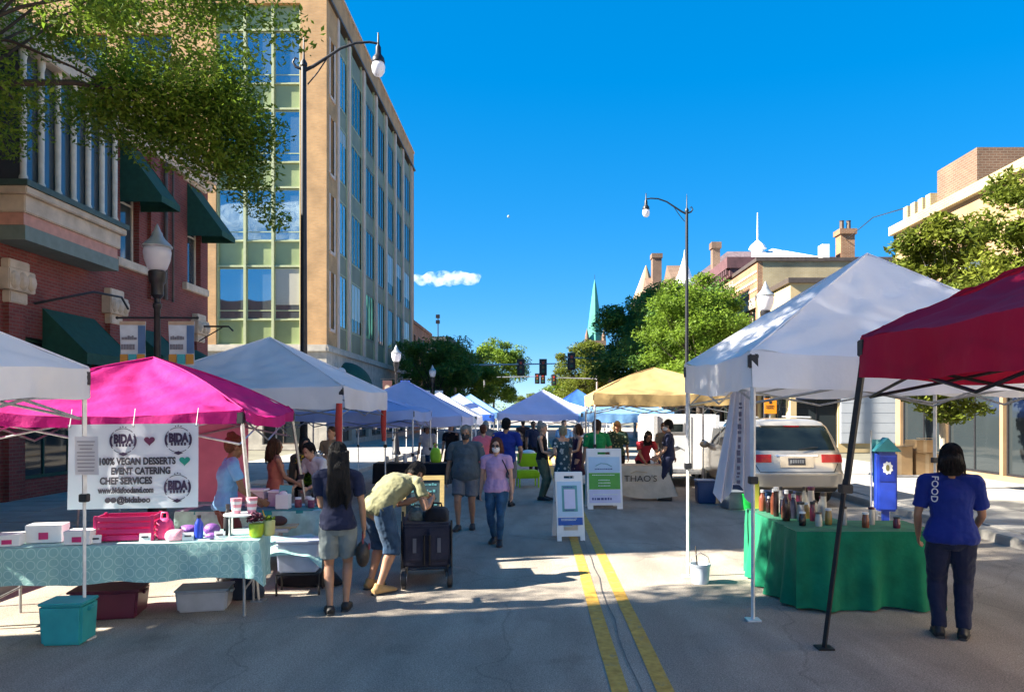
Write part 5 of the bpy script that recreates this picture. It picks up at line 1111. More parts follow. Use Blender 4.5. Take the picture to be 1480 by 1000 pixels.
em = MB().prism(st, 0, .006, 0, FACE((0, -.184, 1.2))).build('emblem', M_white, bx); MB().prism([(.035*math.cos(k*.785), .05*math.sin(k*.785)) for k in range(8)], .006, .009, 0, FACE((0, -.184, 1.2))).build('emblem_centre', mat('emblem_ink', (.2, .18, .08), .6), em)
t = thing('teal_flag', 'pale teal flag standing left of the blue book box', 'flag', (4.86, 11.0, 0)); MB().cyl((0, 0, 0), (0, 0, 1.7), .012, n=6).build('pole', M_gmetal, t); MB().grid(lambda i, j: (.02+.13*i, .02*math.sin(i*5+j), .95+.62*j), 6, 8).build('cloth', cloth('aqua_cloth', (.20, .48, .46)), t, smooth=60)
M_card = mat('cardboard', (.42, .27, .13), .85, var=.1, scale=8)
table('small work table holding cardboard boxes right of the book box', 6.9, 12.2, 1.3, .6, 0, .95)
for i, (x, z, w, h) in enumerate(((5.92, .952, .4, .46), (6.35, .952, .36, .34), (6.3, 1.295, .3, .22))):
    t = thing('cardboard_box', ['open tan cardboard box nearest the blue book box', 'tan cardboard box right of the open one, under a smaller box', 'small cardboard box stacked on top of another'][i], 'box', (x, 12.48, z), R(6*i-5), 'cardboard boxes on the work table')
    MB().bb(-w/2, w/2, -.16, .16, 0, h).build('carton', M_card, t)
    MB().box((0, -.2, h+.03), (w, .1, .006), M=None).build('flap', M_card, t); MB().bb(-.03, .03, -.1605, .1605, h*.0+.001, h+.0015).build('tape', mat('brown_tape', (.5, .36, .2), .4), t)

# goods in the left row
nb = bag('neon yellow-green bag on the black tablecloth', (-2.42, 18.6, .745), (.26, .2, .36), mat('neon_cloth', (.48, .78, .03), .6), 21)
for i in range(6): bottle('pale jar, %s in the row on the black cloth table' % ('leftmost', 'second from left', 'third from left', 'fourth from left', 'fifth from left', 'rightmost')[i], (-3.6+.22*i, 18.55+.1*(i % 2), .745), .05, .16+.03*(i % 3), mat('pale_item%d' % (i % 3), ((.5, .5, .5), (.4, .35, .28), (.6, .62, .66))[i % 3], .6), M_white, 'jar', 'jar', 'pale jars on the black cloth table', .8)
t = thing('flower_bunch', 'bunch of yellow and white flowers in the second dessert stall', 'flowers', (-3.55, 11.9, 0))
MB().lathe([(.13, .0), (.15, .75), (.16, .76)], 12).build('vase', M_gmetal, t, smooth=40); put('stems', leafmesh('stems', [((0, 0, .95), (.12, .12, .2), 120)], .12, M_leafA, 8), t)
put('yellow_flowers', leafmesh('yellow_flowers', [((-.04, 0, 1.2), (.16, .12, .13), 130)], .07, mat('yellow_petals', (.7, .42, .02), .7, island=.3), 9), t); put('white_flowers', leafmesh('white_flowers', [((.14, 0, 1.28), (.1, .1, .1), 80)], .07, mat('white_petals', (.7, .65, .6), .7), 10), t)

# ------------------------------------------------------------------ vehicles
class Hull:
    """vehicle skin: rounded-rectangle footprints stacked in z; rear at y0 looks to -Y"""
    def __init__(s, lv): s.lv = lv
    def at(s, z):
        L = s.lv
        for a, b in zip(L, L[1:]):
            if z <= b[0]: f = (z-a[0])/(b[0]-a[0]); return [p+(q-p)*f for p, q in zip(a, b)]
        return list(L[-1])
    def ring(s, l, n=6):
        z, yr, yf, hw, r = l; P = []
        for cx, cy, a0 in ((hw-r, yr+r, -90), (hw-r, yf-r, 0), (-hw+r, yf-r, 90), (-hw+r, yr+r, 180)):
            for k in range(n+1): a = R(a0+90*k/n); P.append(Vector((cx+r*math.cos(a), cy+r*math.sin(a), z)))
        return P
    def body(s, name, m, par):
        b = MB(); R_ = [s.ring(l) for l in s.lv]; n = len(R_[0])
        b.add([p for q in R_ for p in q], [(i*n+j, i*n+(j+1) % n, (i+1)*n+(j+1) % n, (i+1)*n+j) for i in range(len(R_)-1) for j in range(n)]+[tuple(range(n-1, -1, -1)), tuple(range((len(R_)-1)*n, len(R_)*n))])
        return b.build(name, m, par, smooth=38)
    def pt(s, z, d):
        """point d metres along the skin from the rear middle, to the right if d>0"""
        z, yr, yf, hw, r = s.at(z); sg = 1 if d >= 0 else -1; d = abs(d)
        if d < hw-r: return Vector((sg*d, yr, z)), Vector((0, -1, 0))
        d -= hw-r; q = r*math.pi/2
        if d < q: a = -math.pi/2+d/r; return Vector((sg*(hw-r+r*math.cos(a)), yr+r+r*math.sin(a), z)), Vector((sg*math.cos(a), math.sin(a), 0))
        return Vector((sg*hw, yr+r+d-q, z)), Vector((sg, 0, 0))
    def patch(s, name, m, par, z0, z1, d0, d1, off=.008, nz=6, nd=12, sl=0, smooth=60, tp=0):
        b = MB(); V = []
        for o in (off, -.02):
            for j in range(nz+1):
                for i in range(nd+1):
                    v = j/nz; z = z0+(z1-z0)*v; c = (d0+d1)/2; d = d0+(d1-d0)*i/nd; d = c+(d-c)*(1-tp*v)+sl*v
                    p, n = s.pt(z, d); V.append(p+n*o)
        w = nd+1; N = w*(nz+1); F = []
        fl = d1 < 0
        for j in range(nz):
            for i in range(nd): F.append((j*w+i, j*w+i+1, (j+1)*w+i+1, (j+1)*w+i))
        bd = [j for j in range(w)]+[w*(j+1)-1 for j in range(1, nz+1)]+[N-1-i for i in range(1, w)]+[w*(nz-j) for j in range(1, nz)]
        for a, c in zip(bd, bd[1:]+bd[:1]): F.append((a, a+N, c+N, c))
        b.add(V, F); return b.build(name, m, par, smooth=smooth)
def wheel(par, x, y, r, w=.2):
    M = Matrix.Translation((x, y, r)) @ Matrix.Rotation(R(90), 4, 'Y')
    t = MB().lathe([(r*.66, -w/2), (r*.93, -w/2), (r, -w*.32), (r, w*.32), (r*.93, w/2), (r*.66, w/2)], 24, M=M).build('wheel', M_blackp, par, smooth=40)
    MB().lathe([(r*.65, -w*.42), (r*.2, -w*.47), (r*.2, w*.47), (r*.65, w*.42)], 18, M=M).build('rim', M_gmetal, t, smooth=40)
M_silv = mat('champagne_paint', (.50, .45, .38), .28, .45, var=.03, coat=.7); M_carw = mat('white_paint', (.72, .72, .72), .3, var=.03, coat=.5)
M_tail = mat('tail_red', (.55, .006, .012), .3, var=.15, scale=14, coat=.15, spec=.3); M_cglass = glassmat('tinted_glass', (.02, .028, .028), .25, .03, .01)
M_chr = mat('chrome', (.7, .7, .7), .12, 1.0, var=.02)
def minivan(label, x, y, paint, k=1.0, rz=0):
    t = thing('parked_minivan', label, 'minivan', (x, y, 0), rz)
    h = Hull([(.30, .10, 4.95, .84, .22), (.42, .0, 5.05, .95, .26), (.68, -.04, 5.08, .985, .28), (.74, .02, 5.06, .98, .28), (.95, .05, 4.85, .985, .28), (1.08, .08, 4.2, .965, .28), (1.12, .10, 3.85, .95, .27), (1.35, .22, 3.45, .88, .25), (1.58, .37, 3.05, .79, .23), (1.69, .48, 2.85, .72, .23), (1.745, .66, 2.6, .6, .22), (1.765, .95, 2.3, .4, .2)])
    bd = h.body('body', paint, t)
    rg = h.patch('rear_window', M_cglass, t, 1.14, 1.60, -.80, .80, .010, 8, 16, tp=.12)
    MB().tube([(.05, .06, 1.16), (.3, .09, 1.19), (.44, .10, 1.2)], .011, 5).build('wiper', M_blackp, rg)
    for s in (-1, 1):
        h.patch('tail_light', M_tail, t, .90, 1.055, s*.50 if s > 0 else -1.22, 1.22 if s > 0 else -.50, .012, 4, 12)
        rl = h.patch('lower_lens', mat('lens_pale', (.6, .5, .45), .2, coat=.6), t, .885, .897, s*.72 if s > 0 else -1.20, 1.20 if s > 0 else -.72, .012, 1, 8)
        h.patch('side_window', M_cglass, t, 1.15, 1.55, min(s*1.35, s*2.15), max(s*1.35, s*2.15), .006, 5, 8); h.patch('side_window', M_cglass, t, 1.15, 1.56, min(s*2.25, s*3.2), max(s*2.25, s*3.2), .006, 5, 8); h.patch('side_window', M_cglass, t, 1.15, 1.52, min(s*3.3, s*4.0), max(s*3.3, s*4.0), .006, 5, 8)
        m_ = MB().ell((s*1.05, 3.55, 1.12), (.12, .08, .09)).build('mirror', paint, t, smooth=180)
        for yy in (1.0, 4.0): wheel(t, s*.86, yy, .33)
    h.patch('plate_recess', paint, t, .80, 1.02, -.33, .33, .012, 2, 4)
    pl = h.patch('number_plate', mat('plate_dark', (.06, .06, .07), .5), t, .845, .985, -.17, .17, .018, 1, 2)
    h.patch('plate_frame', M_chr, t, 1.02, 1.05, -.42, .42, .014, 1, 4)
    pc = MB()
    for i in range(6): pc.bb(-.13+.046*i, -.13+.046*i+.03, -.0, .012, .885, .95)
    q = pc.build('plate_print', mat('plate_pale', (.32, .32, .32), .6), pl, loc=(0, .007, 0)); q['kind'] = 'stuff'
    h.patch('tailgate_seam', M_blackp, t, .70, .715, -.74, .74, .004, 1, 10)
    h.patch('bumper', paint, t, .43, .66, -1.25, 1.25, .03, 4, 20)
    h.patch('lower_trim', M_blackp, t, .31, .40, -.8, .8, .02, 2, 8)
    for s in (-1, 1): h.patch('gate_seam', M_blackp, t, .72, .90, s*.74-.008, s*.74+.008, .004, 3, 2, sl=s*.10)
    h.patch('spoiler', paint, t, 1.625, 1.68, -.62, .62, .05, 2, 8); h.patch('brake_light', M_tail, t, 1.605, 1.622, -.16, .16, .03, 1, 4)
    rk = MB()
    for s in (-1, 1): rk.tube([(s*.55, .8, 1.79), (s*.55, 2.6, 1.80)], .018, 6)
    rk.build('roof_rail', M_gmetal, t); t.scale = (k, k, k); return t
minivan('silver champagne minivan parked with its tail to the street market', 5.40, 15.65, M_silv, 1.04)
minivan('white car parked beyond the trailer behind the drape', 5.75, 22.6, M_carw, .95)
t = thing('white_trailer', 'boxy white trailer with a small window parked behind the yellow tent', 'trailer', (4.02, 20.2, 0))
MB().bb(-.85, .85, 0, 3.2, .42, 1.92).build('body', M_white, t, bevel=.05)
for x in (-.82, .82): MB().bb(x-.05, x+.05, -.03, .02, .45, 1.9).build('corner_trim', M_wmetal, t)
w_ = MB().bb(-.55, -.05, -.02, .02, 1.42, 1.70).build('window_frame', M_wmetal, t, bevel=.01); MB().bb(-.5, -.1, -.026, -.021, 1.46, 1.66).build('pane', M_cglass, w_)
MB().bb(.12, .14, -.008, .01, .5, 1.85).build('door_seam', M_gmetal, t); MB().bb(.7, .75, -.03, .01, 1.1, 1.3).build('door_handle', M_black, t)
MB().tube([(-.62, -.01, 1.15), (-.52, -.012, 1.05), (-.56, -.012, 1.22), (-.4, -.012, 1.02), (-.25, -.012, 1.08), (-.1, -.012, 1.0)], .012, 5).build('painted_flourish', mat('blue_grey_ink', (.2, .24, .3), .7), t)
MB().bb(-.88, .88, -.06, 3.2, .34, .42).build('bumper', M_gmetal, t)
for s in (-1, 1): wheel(t, s*.78, 1.9, .31); MB().bb(s*.76-.06, s*.76+.06, -.04, .01, .5, .62).build('tail_light', M_tail, t)
# orange sign and other street signs
t = thing('orange_sign', 'small orange notice sign on a post behind the silver minivan', 'sign', (7.12, 23.0, .105))
MB().cyl((0, .03, 0), (0, .03, 2.3), .025, n=8).build('post', M_gmetal, t); pl = MB().box((0, 0, 2.06), (.37, .012, .46)).build('plate', mat('sign_orange', (.85, .28, .01), .5, var=.03), t)
ob_ = MB(); ob_.prism([(.05*math.cos(k*.785), .05*math.sin(k*.785)) for k in range(8)], .001, .004, 0, FACE((0, -.006, 2.17)))
ob_.build('symbol', M_blackp, pl); lines(pl, FACE((0, 0, 0)) @ Matrix.Rotation(R(-90), 4, 'X'), -.14, .14, 1.98, 2.1, 2, M_blackp, 12, .55)
# ------------------------------------------------------------------ people
def skinmat(name, c):
    m = mat(name, c, .5, var=.08, scale=14, spec=.35); p = m.node_tree.nodes['Principled BSDF']
    p.inputs['Subsurface Weight'].default_value = .12; p.inputs['Subsurface Radius'].default_value = (.012, .005, .003); return m
SK1 = skinmat('skin_light', (.52, .30, .21)); SK2 = skinmat('skin_tan', (.40, .21, .13)); SK3 = skinmat('skin_brown', (.20, .095, .055))
M_eye = mat('eye_dark', (.03, .02, .018), .2); M_lip = mat('lip', (.35, .12, .10), .5)
def hairmat(n, c): return mat(n, c, .6, var=.4, scale=7, bump=.9, bscale=9, stretch=(14, 14, 1.2), spec=.25)
H_blk = hairmat('hair_black', (.012, .010, .010)); H_brn = hairmat('hair_brown', (.07, .036, .02)); H_aub = hairmat('hair_auburn', (.11, .035, .02)); H_gry = hairmat('hair_grey', (.26, .24, .22)); H_bld = hairmat('hair_blond', (.42, .33, .20))
_tex = bpy.data.textures.new('cloth_folds', 'CLOUDS'); _tex.noise_scale = .11; _tex.noise_depth = 2
_tex2 = bpy.data.textures.new('hair_locks', 'CLOUDS'); _tex2.noise_scale = .05; _tex2.noise_depth = 2
def organic(mb, name, m, par, vox, sm=4, fold=0, tex=None):
    o = mb.build(name, m, par, smooth=180)
    r = o.modifiers.new('join', 'REMESH'); r.mode = 'VOXEL'; r.voxel_size = vox; r.use_smooth_shade = True
    if fold:
        d = o.modifiers.new('folds', 'DISPLACE'); d.texture = tex or _tex; d.strength = fold; d.mid_level = .40 if fold > .025 else .5; d.texture_coords = 'GLOBAL'
    s = o.modifiers.new('soften', 'SMOOTH'); s.factor = .5; s.iterations = sm
    return o
def ik(a, b, l1, l2, pole):
    a, b = Vector(a), Vector(b); d = b-a; L = min(d.length, (l1+l2)*.999); d.normalize(); b = a+d*L
    x = (l1*l1-l2*l2+L*L)/(2*L); hh = math.sqrt(max(0, l1*l1-x*x)); p = Vector(pole); p = (p-d*p.dot(d))
    p = p.normalized() if p.length > 1e-4 else perp(d)[0]
    return a+d*x+p*hh, b
def person(label, x, y, face, h=1.7, girth=1.0, fem=False, skin=SK1, top=None, bottom=None, hair=(H_brn, 'short'), shoes=M_blackp, lean=0, side=0, pel=0, hl=None, hr=None, fl=None, fr=None, hy=0, hp=0, mask=None, glasses=False, cap=None, vox=.010, dress=None, group=None, hpole=(0, 0), apron=None, beard=None, strap=None, z=0, belly=0, curl=.55):
    """face: heading in degrees, 0 = walking away from the camera, 180 = towards it. local +Y forward, +X to the right hand"""
    t = thing('person', label, 'person', (x, y, z), R(face), group)
    g = girth; gl = .5+.5*g; P = lambda *a: Vector(a)*h
    hip = P(0, 0, .525-pel)
    d0 = Vector((math.sin(R(side*.7)), math.sin(R(lean*.75))*math.cos(R(side*.7)), math.cos(R(lean*.75)))).normalized()
    d1 = Vector((math.sin(R(side*1.2)), math.sin(R(lean*1.2))*math.cos(R(side*1.2)), math.cos(R(lean*1.2)))).normalized()
    dm = (d0+d1).normalized()
    def sp(s):                                                        # point on the spine, s in body heights above the hips
        if s <= .12: return hip+d0*s*h
        if s <= .2: return hip+d0*.12*h+dm*(s-.12)*h
        return hip+d0*.12*h+dm*.08*h+d1*(s-.2)*h
    X = Vector((1, 0, 0)); X = (X-d1*X.dot(d1)).normalized(); Fw = d1.cross(X)*-1 if d1.cross(X).y < 0 else d1.cross(X)
    if fem: sec = [(-.065, .050, .050), (-.03, .092, .066), (.0, .101, .070), (.05, .090, .062), (.10, .074, .054), (.15, .077, .058), (.20, .086, .066), (.235, .088, .060), (.268, .092, .046), (.288, .060, .040), (.305, .033, .034)]
    else: sec = [(-.065, .052, .050), (-.03, .086, .064), (.0, .093, .068), (.05, .088, .064), (.10, .086, .062), (.15, .092, .065), (.20, .102, .070), (.24, .106, .064), (.272, .104, .048), (.29, .066, .042), (.305, .036, .037)]
    def tor(s0, s1, off, fl_=0):
        S_ = [q for q in sec if s0 <= q[0] <= s1]; pts = []; rad = []
        for s, rx, ry in S_:
            gg = g if s < .24 else .5+.5*g
            b_ = belly*math.exp(-((s-.07)/.07)**2)
            pts.append(sp(s)+Fw*b_*h*.45); e = off+fl_*max(0, (.1-s))*h; rad.append((rx*h*gg+e+b_*h*.35, ry*h*gg+e+b_*h*.45))
        return pts, rad
    sh = {}; hd = {}; el = {}; wr = {}; wd = .112 if fem else .125
    nb = sp(.300)
    for s in (-1, 1):
        a = sp(.272)+X*s*wd*h*(.7+.3*g); sh[s] = a
        tgt = (hl if s < 0 else hr)
        if tgt is None: tgt = (s*(.155+.05*(g-1)+belly*.3)*h, .04*h, .475*h-pel*h) if not lean else tuple(a+Vector((s*.03*h, .03*h, -.31*h)))
        e, w = ik(a, tgt, .172*h, .150*h, (s*.45+hpole[0 if s < 0 else 1], -1, -.15)); el[s] = e; wr[s] = w
    hj = {s: hip+Vector((s*.050*h*(.6+.4*g), 0, -.015*h)) for s in (-1, 1)}; kn = {}; an = {}
    for s in (-1, 1):
        f = (fl if s < 0 else fr) or (s*.055*h, 0, 0)
        k, a = ik(hj[s], (f[0], f[1], f[2]+.045*h), .245*h, .240*h, (s*.12, 1, 0)); kn[s] = k; an[s] = a
    rot = Matrix.Rotation(R(-hy), 4, 'Z') @ Matrix.Rotation(R(-hp)-math.radians(lean*.55), 4, 'X')
    hdir = (d1*.6+(rot @ Vector((0, .12, 1)))*.5).normalized(); hc = nb+hdir*.098*h
    HM = Matrix.Translation(hc) @ rot @ Matrix.Diagonal((h/1.72, h/1.72, h/1.72, 1))
    # one continuous body
    b = MB(); p_, r_ = tor(-1, 1, 0); b.loft(p_, r_, X, 18)
    b.loft([sp(.285), nb, nb.lerp(hc, .5), hc-hdir*.02*h], [(.042*h, .042*h), (.034*h, .036*h), (.032*h, .034*h), (.034*h, .036*h)], X, 12)
    b.ell((0, -.008, .028), (.074, .095, .096), 0, 18, 14, HM); b.ell((0, .030, -.045), (.055, .062, .075), 0, 14, 10, HM); b.ell((0, .060, -.088), (.026, .026, .022), 0, 10, 8, HM)
    b.loft([HM @ Vector((0, .088, .010)), HM @ Vector((0, .104, -.018)), HM @ Vector((0, .092, -.034))], [(.008, .010), (.016, .014), (.013, .008)], X, 8)
    for s in (-1, 1): b.loft([sp(.296)+X*s*.012*h, sp(.286)+X*s*wd*.42*h, sh[s]+d1*.004*h], [(.032*h, .034*h), (.030*h*gl, .034*h*gl), (.032*h*gl, .033*h*gl)], Fw, 10)
    for s in (-1, 1):
        b.ell((s*.076, -.010, -.010), (.010, .020, .032), 0, 8, 8, HM); b.ell((s*.030, .082, .025), (.022, .012, .010), 0, 8, 6, HM)
        a = sh[s]; e = el[s]; w = wr[s]; b.ell(a, (.036*h*gl, .034*h*gl, .034*h*gl), 0, 12, 8)
        q = .92 if fem else 1.06
        b.loft([a, a.lerp(e, .45), e, e.lerp(w, .3), w], [(.029*h*q*gl,)*2, (.027*h*q*gl,)*2, (.0215*h*q,)*2, (.0225*h*q,)*2, (.0150*h*q,)*2], X, 12)
        # hand: palm, four fingers of their own length with two bends, thumb from the side of the palm
        f = (w-e).normalized(); f = (f+Vector((0, .12, -.10))).normalized(); nrm = Vector((-s, .15, 0)); nrm = (nrm-f*nrm.dot(f)).normalized(); lat = f.cross(nrm)*(1 if f.cross(nrm).y > 0 else -1); k = h/1.72
        b.loft([w, w+f*.03*k, w+f*.065*k, w+f*.090*k], [(.021*k, .016*k), (.034*k, .015*k), (.040*k, .014*k), (.038*k, .011*k)], lat, 10)
        for i, (o, L) in enumerate(((-.030, .058), (-.010, .072), (.010, .078), (.030, .070))):
            p0 = w+f*.078*k+lat*o*k; c1 = (f+nrm*curl*.8).normalized(); c2 = (f+nrm*curl*2.4).normalized()
            p1 = p0+c1*L*.5*k; p2 = p1+c2*L*.5*k; b.tube([p0-f*.015*k, p0, p1, p2], [.0085*k, .0092*k, .0086*k, .0068*k], 7)
        th = w+f*.025*k+lat*.026*k; b.tube([th, th+(f*.6+lat*.75+nrm*.2).normalized()*.036*k, th+(f*.9+lat*.5+nrm*.5).normalized()*.068*k], [.013*k, .0105*k, .008*k], 7)
        a, c, d = hj[s], kn[s], an[s]; back = Vector((0, -1, 0))
        b.loft([a+Vector((0, 0, .02*h)), a.lerp(c, .3), a.lerp(c, .75), c, c.lerp(d, .28)+back*.008*h, c.lerp(d, .65)+back*.002*h, d, d-Vector((0, 0, .02*h))], [(.054*h*gl, .054*h*gl), (.050*h*gl, .052*h*gl), (.036*h*gl, .038*h*gl), (.030*h*gl, .031*h*gl), (.0305*h*gl, .033*h*gl), (.023*h, .025*h), (.0175*h, .020*h), (.019*h, .022*h)], X, 14)
        fd = Vector((s*.12, 1, 0)).normalized(); z0 = d.z-.045*h
        b.loft([d+Vector((0, 0, -.02*h))-fd*.028*h, d+Vector((0, 0, -.027*h))+fd*.02*h, Vector((d.x, d.y, z0+.014*h))+fd*.075*h, Vector((d.x, d.y, z0+.009*h))+fd*.112*h], [(.018*h, .018*h), (.022*h, .017*h), (.026*h, .012*h), (.018*h, .007*h)], X, 10)
    organic(b, 'body', skin, t, vox, 3)
    # face
    if vox < .013 or True:
        for s in (-1, 1): MB().ell((s*.031, .0885, .012), (.012, .007, .007), 0, 8, 6, HM).build('eye', M_eye, t, smooth=180); MB().loft([HM @ Vector((s*.014, .092, .034)), HM @ Vector((s*.032, .091, .038)), HM @ Vector((s*.05, .080, .032))], [(.004, .004), (.005, .005), (.003, .003)], (0, 0, 1), 6).build('eyebrow', hair[0], t)
        if not mask: MB().ell((0, .089, -.058), (.024, .007, .007), 0, 10, 6, HM).build('lips', M_lip, t, smooth=180)
    if mask:
        mk = MB().ell((0, .036, -.045), (.068, .076, .062), 0, 16, 10, HM)
        mo_ = organic(mk, 'face_mask', mask, t, .008, 3)
        for s in (-1, 1): MB().tube([HM @ Vector((s*.058, .07, -.025)), HM @ Vector((s*.08, .0, .0))], .003, 5).build('ear_loop', mask, mo_)
    if glasses:
        gm = MB()
        for s in (-1, 1): gm.ell((s*.033, .098, .012), (.027, .007, .021), 0, 12, 6, HM)
        go = gm.build('sunglasses', M_blackp, t, smooth=180); go['kind'] = 'thing'
        fr_ = MB().tube([HM @ Vector((-.078, -.0, .02)), HM @ Vector((-.062, .085, .02)), HM @ Vector((0, .105, .02)), HM @ Vector((.062, .085, .02)), HM @ Vector((.078, -.0, .02))], .0035, 5); fr_.build('glasses_frame', M_blackp, go)
    # hair
    hm, hs_ = hair
    if hs_ != 'bald':
        b = MB(); b.ell((0, -.022, .048), (.084, .098, .090), 0, 16, 12, HM)
        if hs_ in ('long', 'bob', 'mid'):
            ln = {'bob': .13, 'mid': .26, 'long': .50}[hs_]; k = h/1.72
            c0 = HM @ Vector((0, -.05, .05)); dn = Vector((0, -.02, -1)); dn = (dn-Fw*.0).normalized(); bk = rot @ Vector((0, -1, 0))
            pts = [c0+Vector((0, 0, .03)), c0+Vector((0, 0, .01))]; rad = [(.03*k, .02*k), (.065*k, .045*k)]
            for q, rx, ry in ((.12, .092, .06), (.3, .098, .062), (.55, .10, .045), (.8, .10, .036), (1.0, .07, .022)):
                pts.append(c0+bk*(.045 if q > .2 else .02)*k*(1+.25*math.sin(q*3))+Vector((0, 0, -(ln+.06)*q*k))); rad.append((rx*k*(1.10 if ln > .3 else 1 if ln > .2 else .95), ry*k*(1.15 if ln > .3 else 1)))
            b.loft(pts, rad, rot @ Vector((1, 0, 0)), 16)
            if ln > .3:
                rl = random.Random(3)
                for q in range(9):
                    u = -1+q/4; c1 = c0+(rot @ Vector((1, 0, 0)))*u*.085*k+bk*.065*k; L_ = ln*rl.uniform(.92, 1.18)
                    b.loft([c1, c1+Vector((0, 0, -L_*.5*k))+bk*.03*k, c1+Vector((u*.02, 0, -L_*.85*k))+bk*.02*k, c1+Vector((u*.01, 0, -(L_+.05)*k))], [(.02*k, .02*k), (.026*k, .03*k), (.022*k, .026*k), (.008*k, .008*k)], rot @ Vector((1, 0, 0)), 8)
            for s in (-1, 1): b.loft([HM @ Vector((s*.07, .02, .07)), HM @ Vector((s*.084, .025, .0)), HM @ Vector((s*.082, .02, -.08)), HM @ Vector((s*.07, .0, -.15 if ln > .2 else -.12))], [(.02*k, .035*k), (.022*k, .04*k), (.022*k, .036*k), (.012*k, .02*k)], rot @ Vector((1, 0, 0)), 10)
        else:
            b.ell((0, -.055, -.02), (.070, .055, .07), 0, 12, 8, HM)
            if hs_ in ('bun', 'curly'): b.ell((0, -.085 if hs_ == 'bun' else -.03, .115 if hs_ == 'bun' else .09), (.058, .055, .05) if hs_ == 'bun' else (.10, .11, .08), 0, 12, 8, HM); b.ell((0, -.06, .02), (.09, .085, .10), 0, 12, 8, HM)
        b2 = organic(b, 'hair', hm, t, .009 if vox < .012 else .013, 2, (.026 if hs_ in ('curly', 'bun') else .010), _tex2)
        if vox < .012:                                                # loose strands over the hair mass
            rs = random.Random(int(x*97+y*31)); sb = MB(); dr_ = {'long': .50, 'mid': .26, 'bob': .13}.get(hs_, 0)
            for q in range(170):
                th = rs.uniform(-.75, math.pi+.75)                    # ear to ear round the back; 0 = right, pi/2 = back
                ce, se = math.cos(th), -math.sin(th); j1 = rs.uniform(.99, 1.05); pts = []
                for ph in (.15, .5, .85, 1.2, 1.5): pts.append(HM @ Vector((ce*.089*math.sin(ph)*j1, -.022+se*.104*math.sin(ph)*j1, .048+.096*math.cos(ph)*j1)))
                if dr_:
                    if se > .25: continue
                    L_ = (dr_+.04)*rs.uniform(.8, 1.15)*h/1.72; p0 = pts[-1]; bk_ = rot @ Vector((0, -1, 0)); sx = ce*.02
                    for f_ in (.25, .5, .75, 1.0): pts.append(p0+Vector((sx*f_+rs.uniform(-.004, .004), 0, -L_*f_))+bk_*(.035*math.sin(f_*2.2)+rs.uniform(-.004, .008)))
                else: pts.append(HM @ Vector((ce*.082*j1, -.03+se*.095*j1, rs.uniform(-.02, .03) if se > -.3 else rs.uniform(-.09, -.05))))
                sb.tube(pts, [.0030]*(len(pts)-1)+[.0010], 4)
            if hs_ != 'bun': sb.build('loose_strands', hm, b2, smooth=60)['kind'] = 'stuff'
    if beard: organic(MB().ell((0, .045, -.075), (.058, .062, .052), 0, 12, 8, HM).ell((0, .082, -.05), (.035, .02, .016), 0, 10, 6, HM), 'beard', beard, t, .009, 2, .008, _tex2)
    if cap:
        b = MB().ell((0, -.018, .062), (.090, .106, .085), 0, 18, 12, HM); b.loft([HM @ Vector((0, .07, .055)), HM @ Vector((0, .12, .055)), HM @ Vector((0, .165, .042))], [(.07, .010), (.068, .008), (.04, .006)], X, 12)
        organic(b, 'cap', cap, t, .008, 2)
    # clothes
    if top:
        tm, sl, hem = top; b = MB(); p_, r_ = tor(hem, .29, .013, .10 if belly else .05); p_.append(sp(.300)); r_.append((.047*h, .045*h)); b.loft(p_, r_, X, 20)
        for s in (-1, 1):
            a = sh[s]; e = el[s]; w = wr[s]
            if sl: b.loft([sp(.294)+X*s*.012*h, sp(.284)+X*s*wd*.42*h, a+d1*.002*h], [(.037*h, .042*h), (.036*h*gl, .042*h*gl), (.036*h*gl, .039*h*gl)], Fw, 10); b.ell(a, (.0365*h*gl,)*3, 0, 12, 8)
            else: b.loft([sp(.29)+X*s*.02*h, sp(.28)+X*s*wd*.5*h], [(.037*h, .042*h), (.034*h, .038*h)], Fw, 10)
            if sl and sl <= 1: b.loft([a+(a-e).normalized()*.01, a.lerp(e, sl*.5), a.lerp(e, sl)], [(.0355*h*gl,)*2, (.0350*h*gl,)*2, (.0350*h*gl,)*2], X, 12)
            elif sl: b.loft([a, a.lerp(e, .5), e, e.lerp(w, .5), e.lerp(w, sl-1)], [(.036*h*gl,)*2, (.034*h*gl,)*2, (.030*h,)*2, (.027*h,)*2, (.023*h,)*2], X, 12)
        so_ = organic(b, 'shirt', tm, t, vox*1.05, 3, .034)
    if dress:
        dm_, sl, ln = dress; b = MB(); p_, r_ = tor(-.03, .27, .010); k0 = hip.z-ln*h
        q = [Vector((hip.x, hip.y, k0)), Vector((hip.x, hip.y, (k0+hip.z)/2))]; b.loft(q+p_, [(.135*h, .115*h), (.118*h, .095*h)]+r_, X, 20)
        for s in (-1, 1):
            a = sh[s]; e = el[s]
            if sl: b.ell(a, (.042*h,)*3, 0, 12, 8); b.loft([a, a.lerp(e, sl)], [(.038*h,)*2, (.037*h,)*2], X, 12)
            else: b.loft([sp(.25)+X*s*.05*h, sp(.292)+X*s*.058*h], [(.022*h, .05*h), (.016*h, .03*h)], X, 8)
        organic(b, 'dress', dm_, t, vox*1.05, 3, .036)
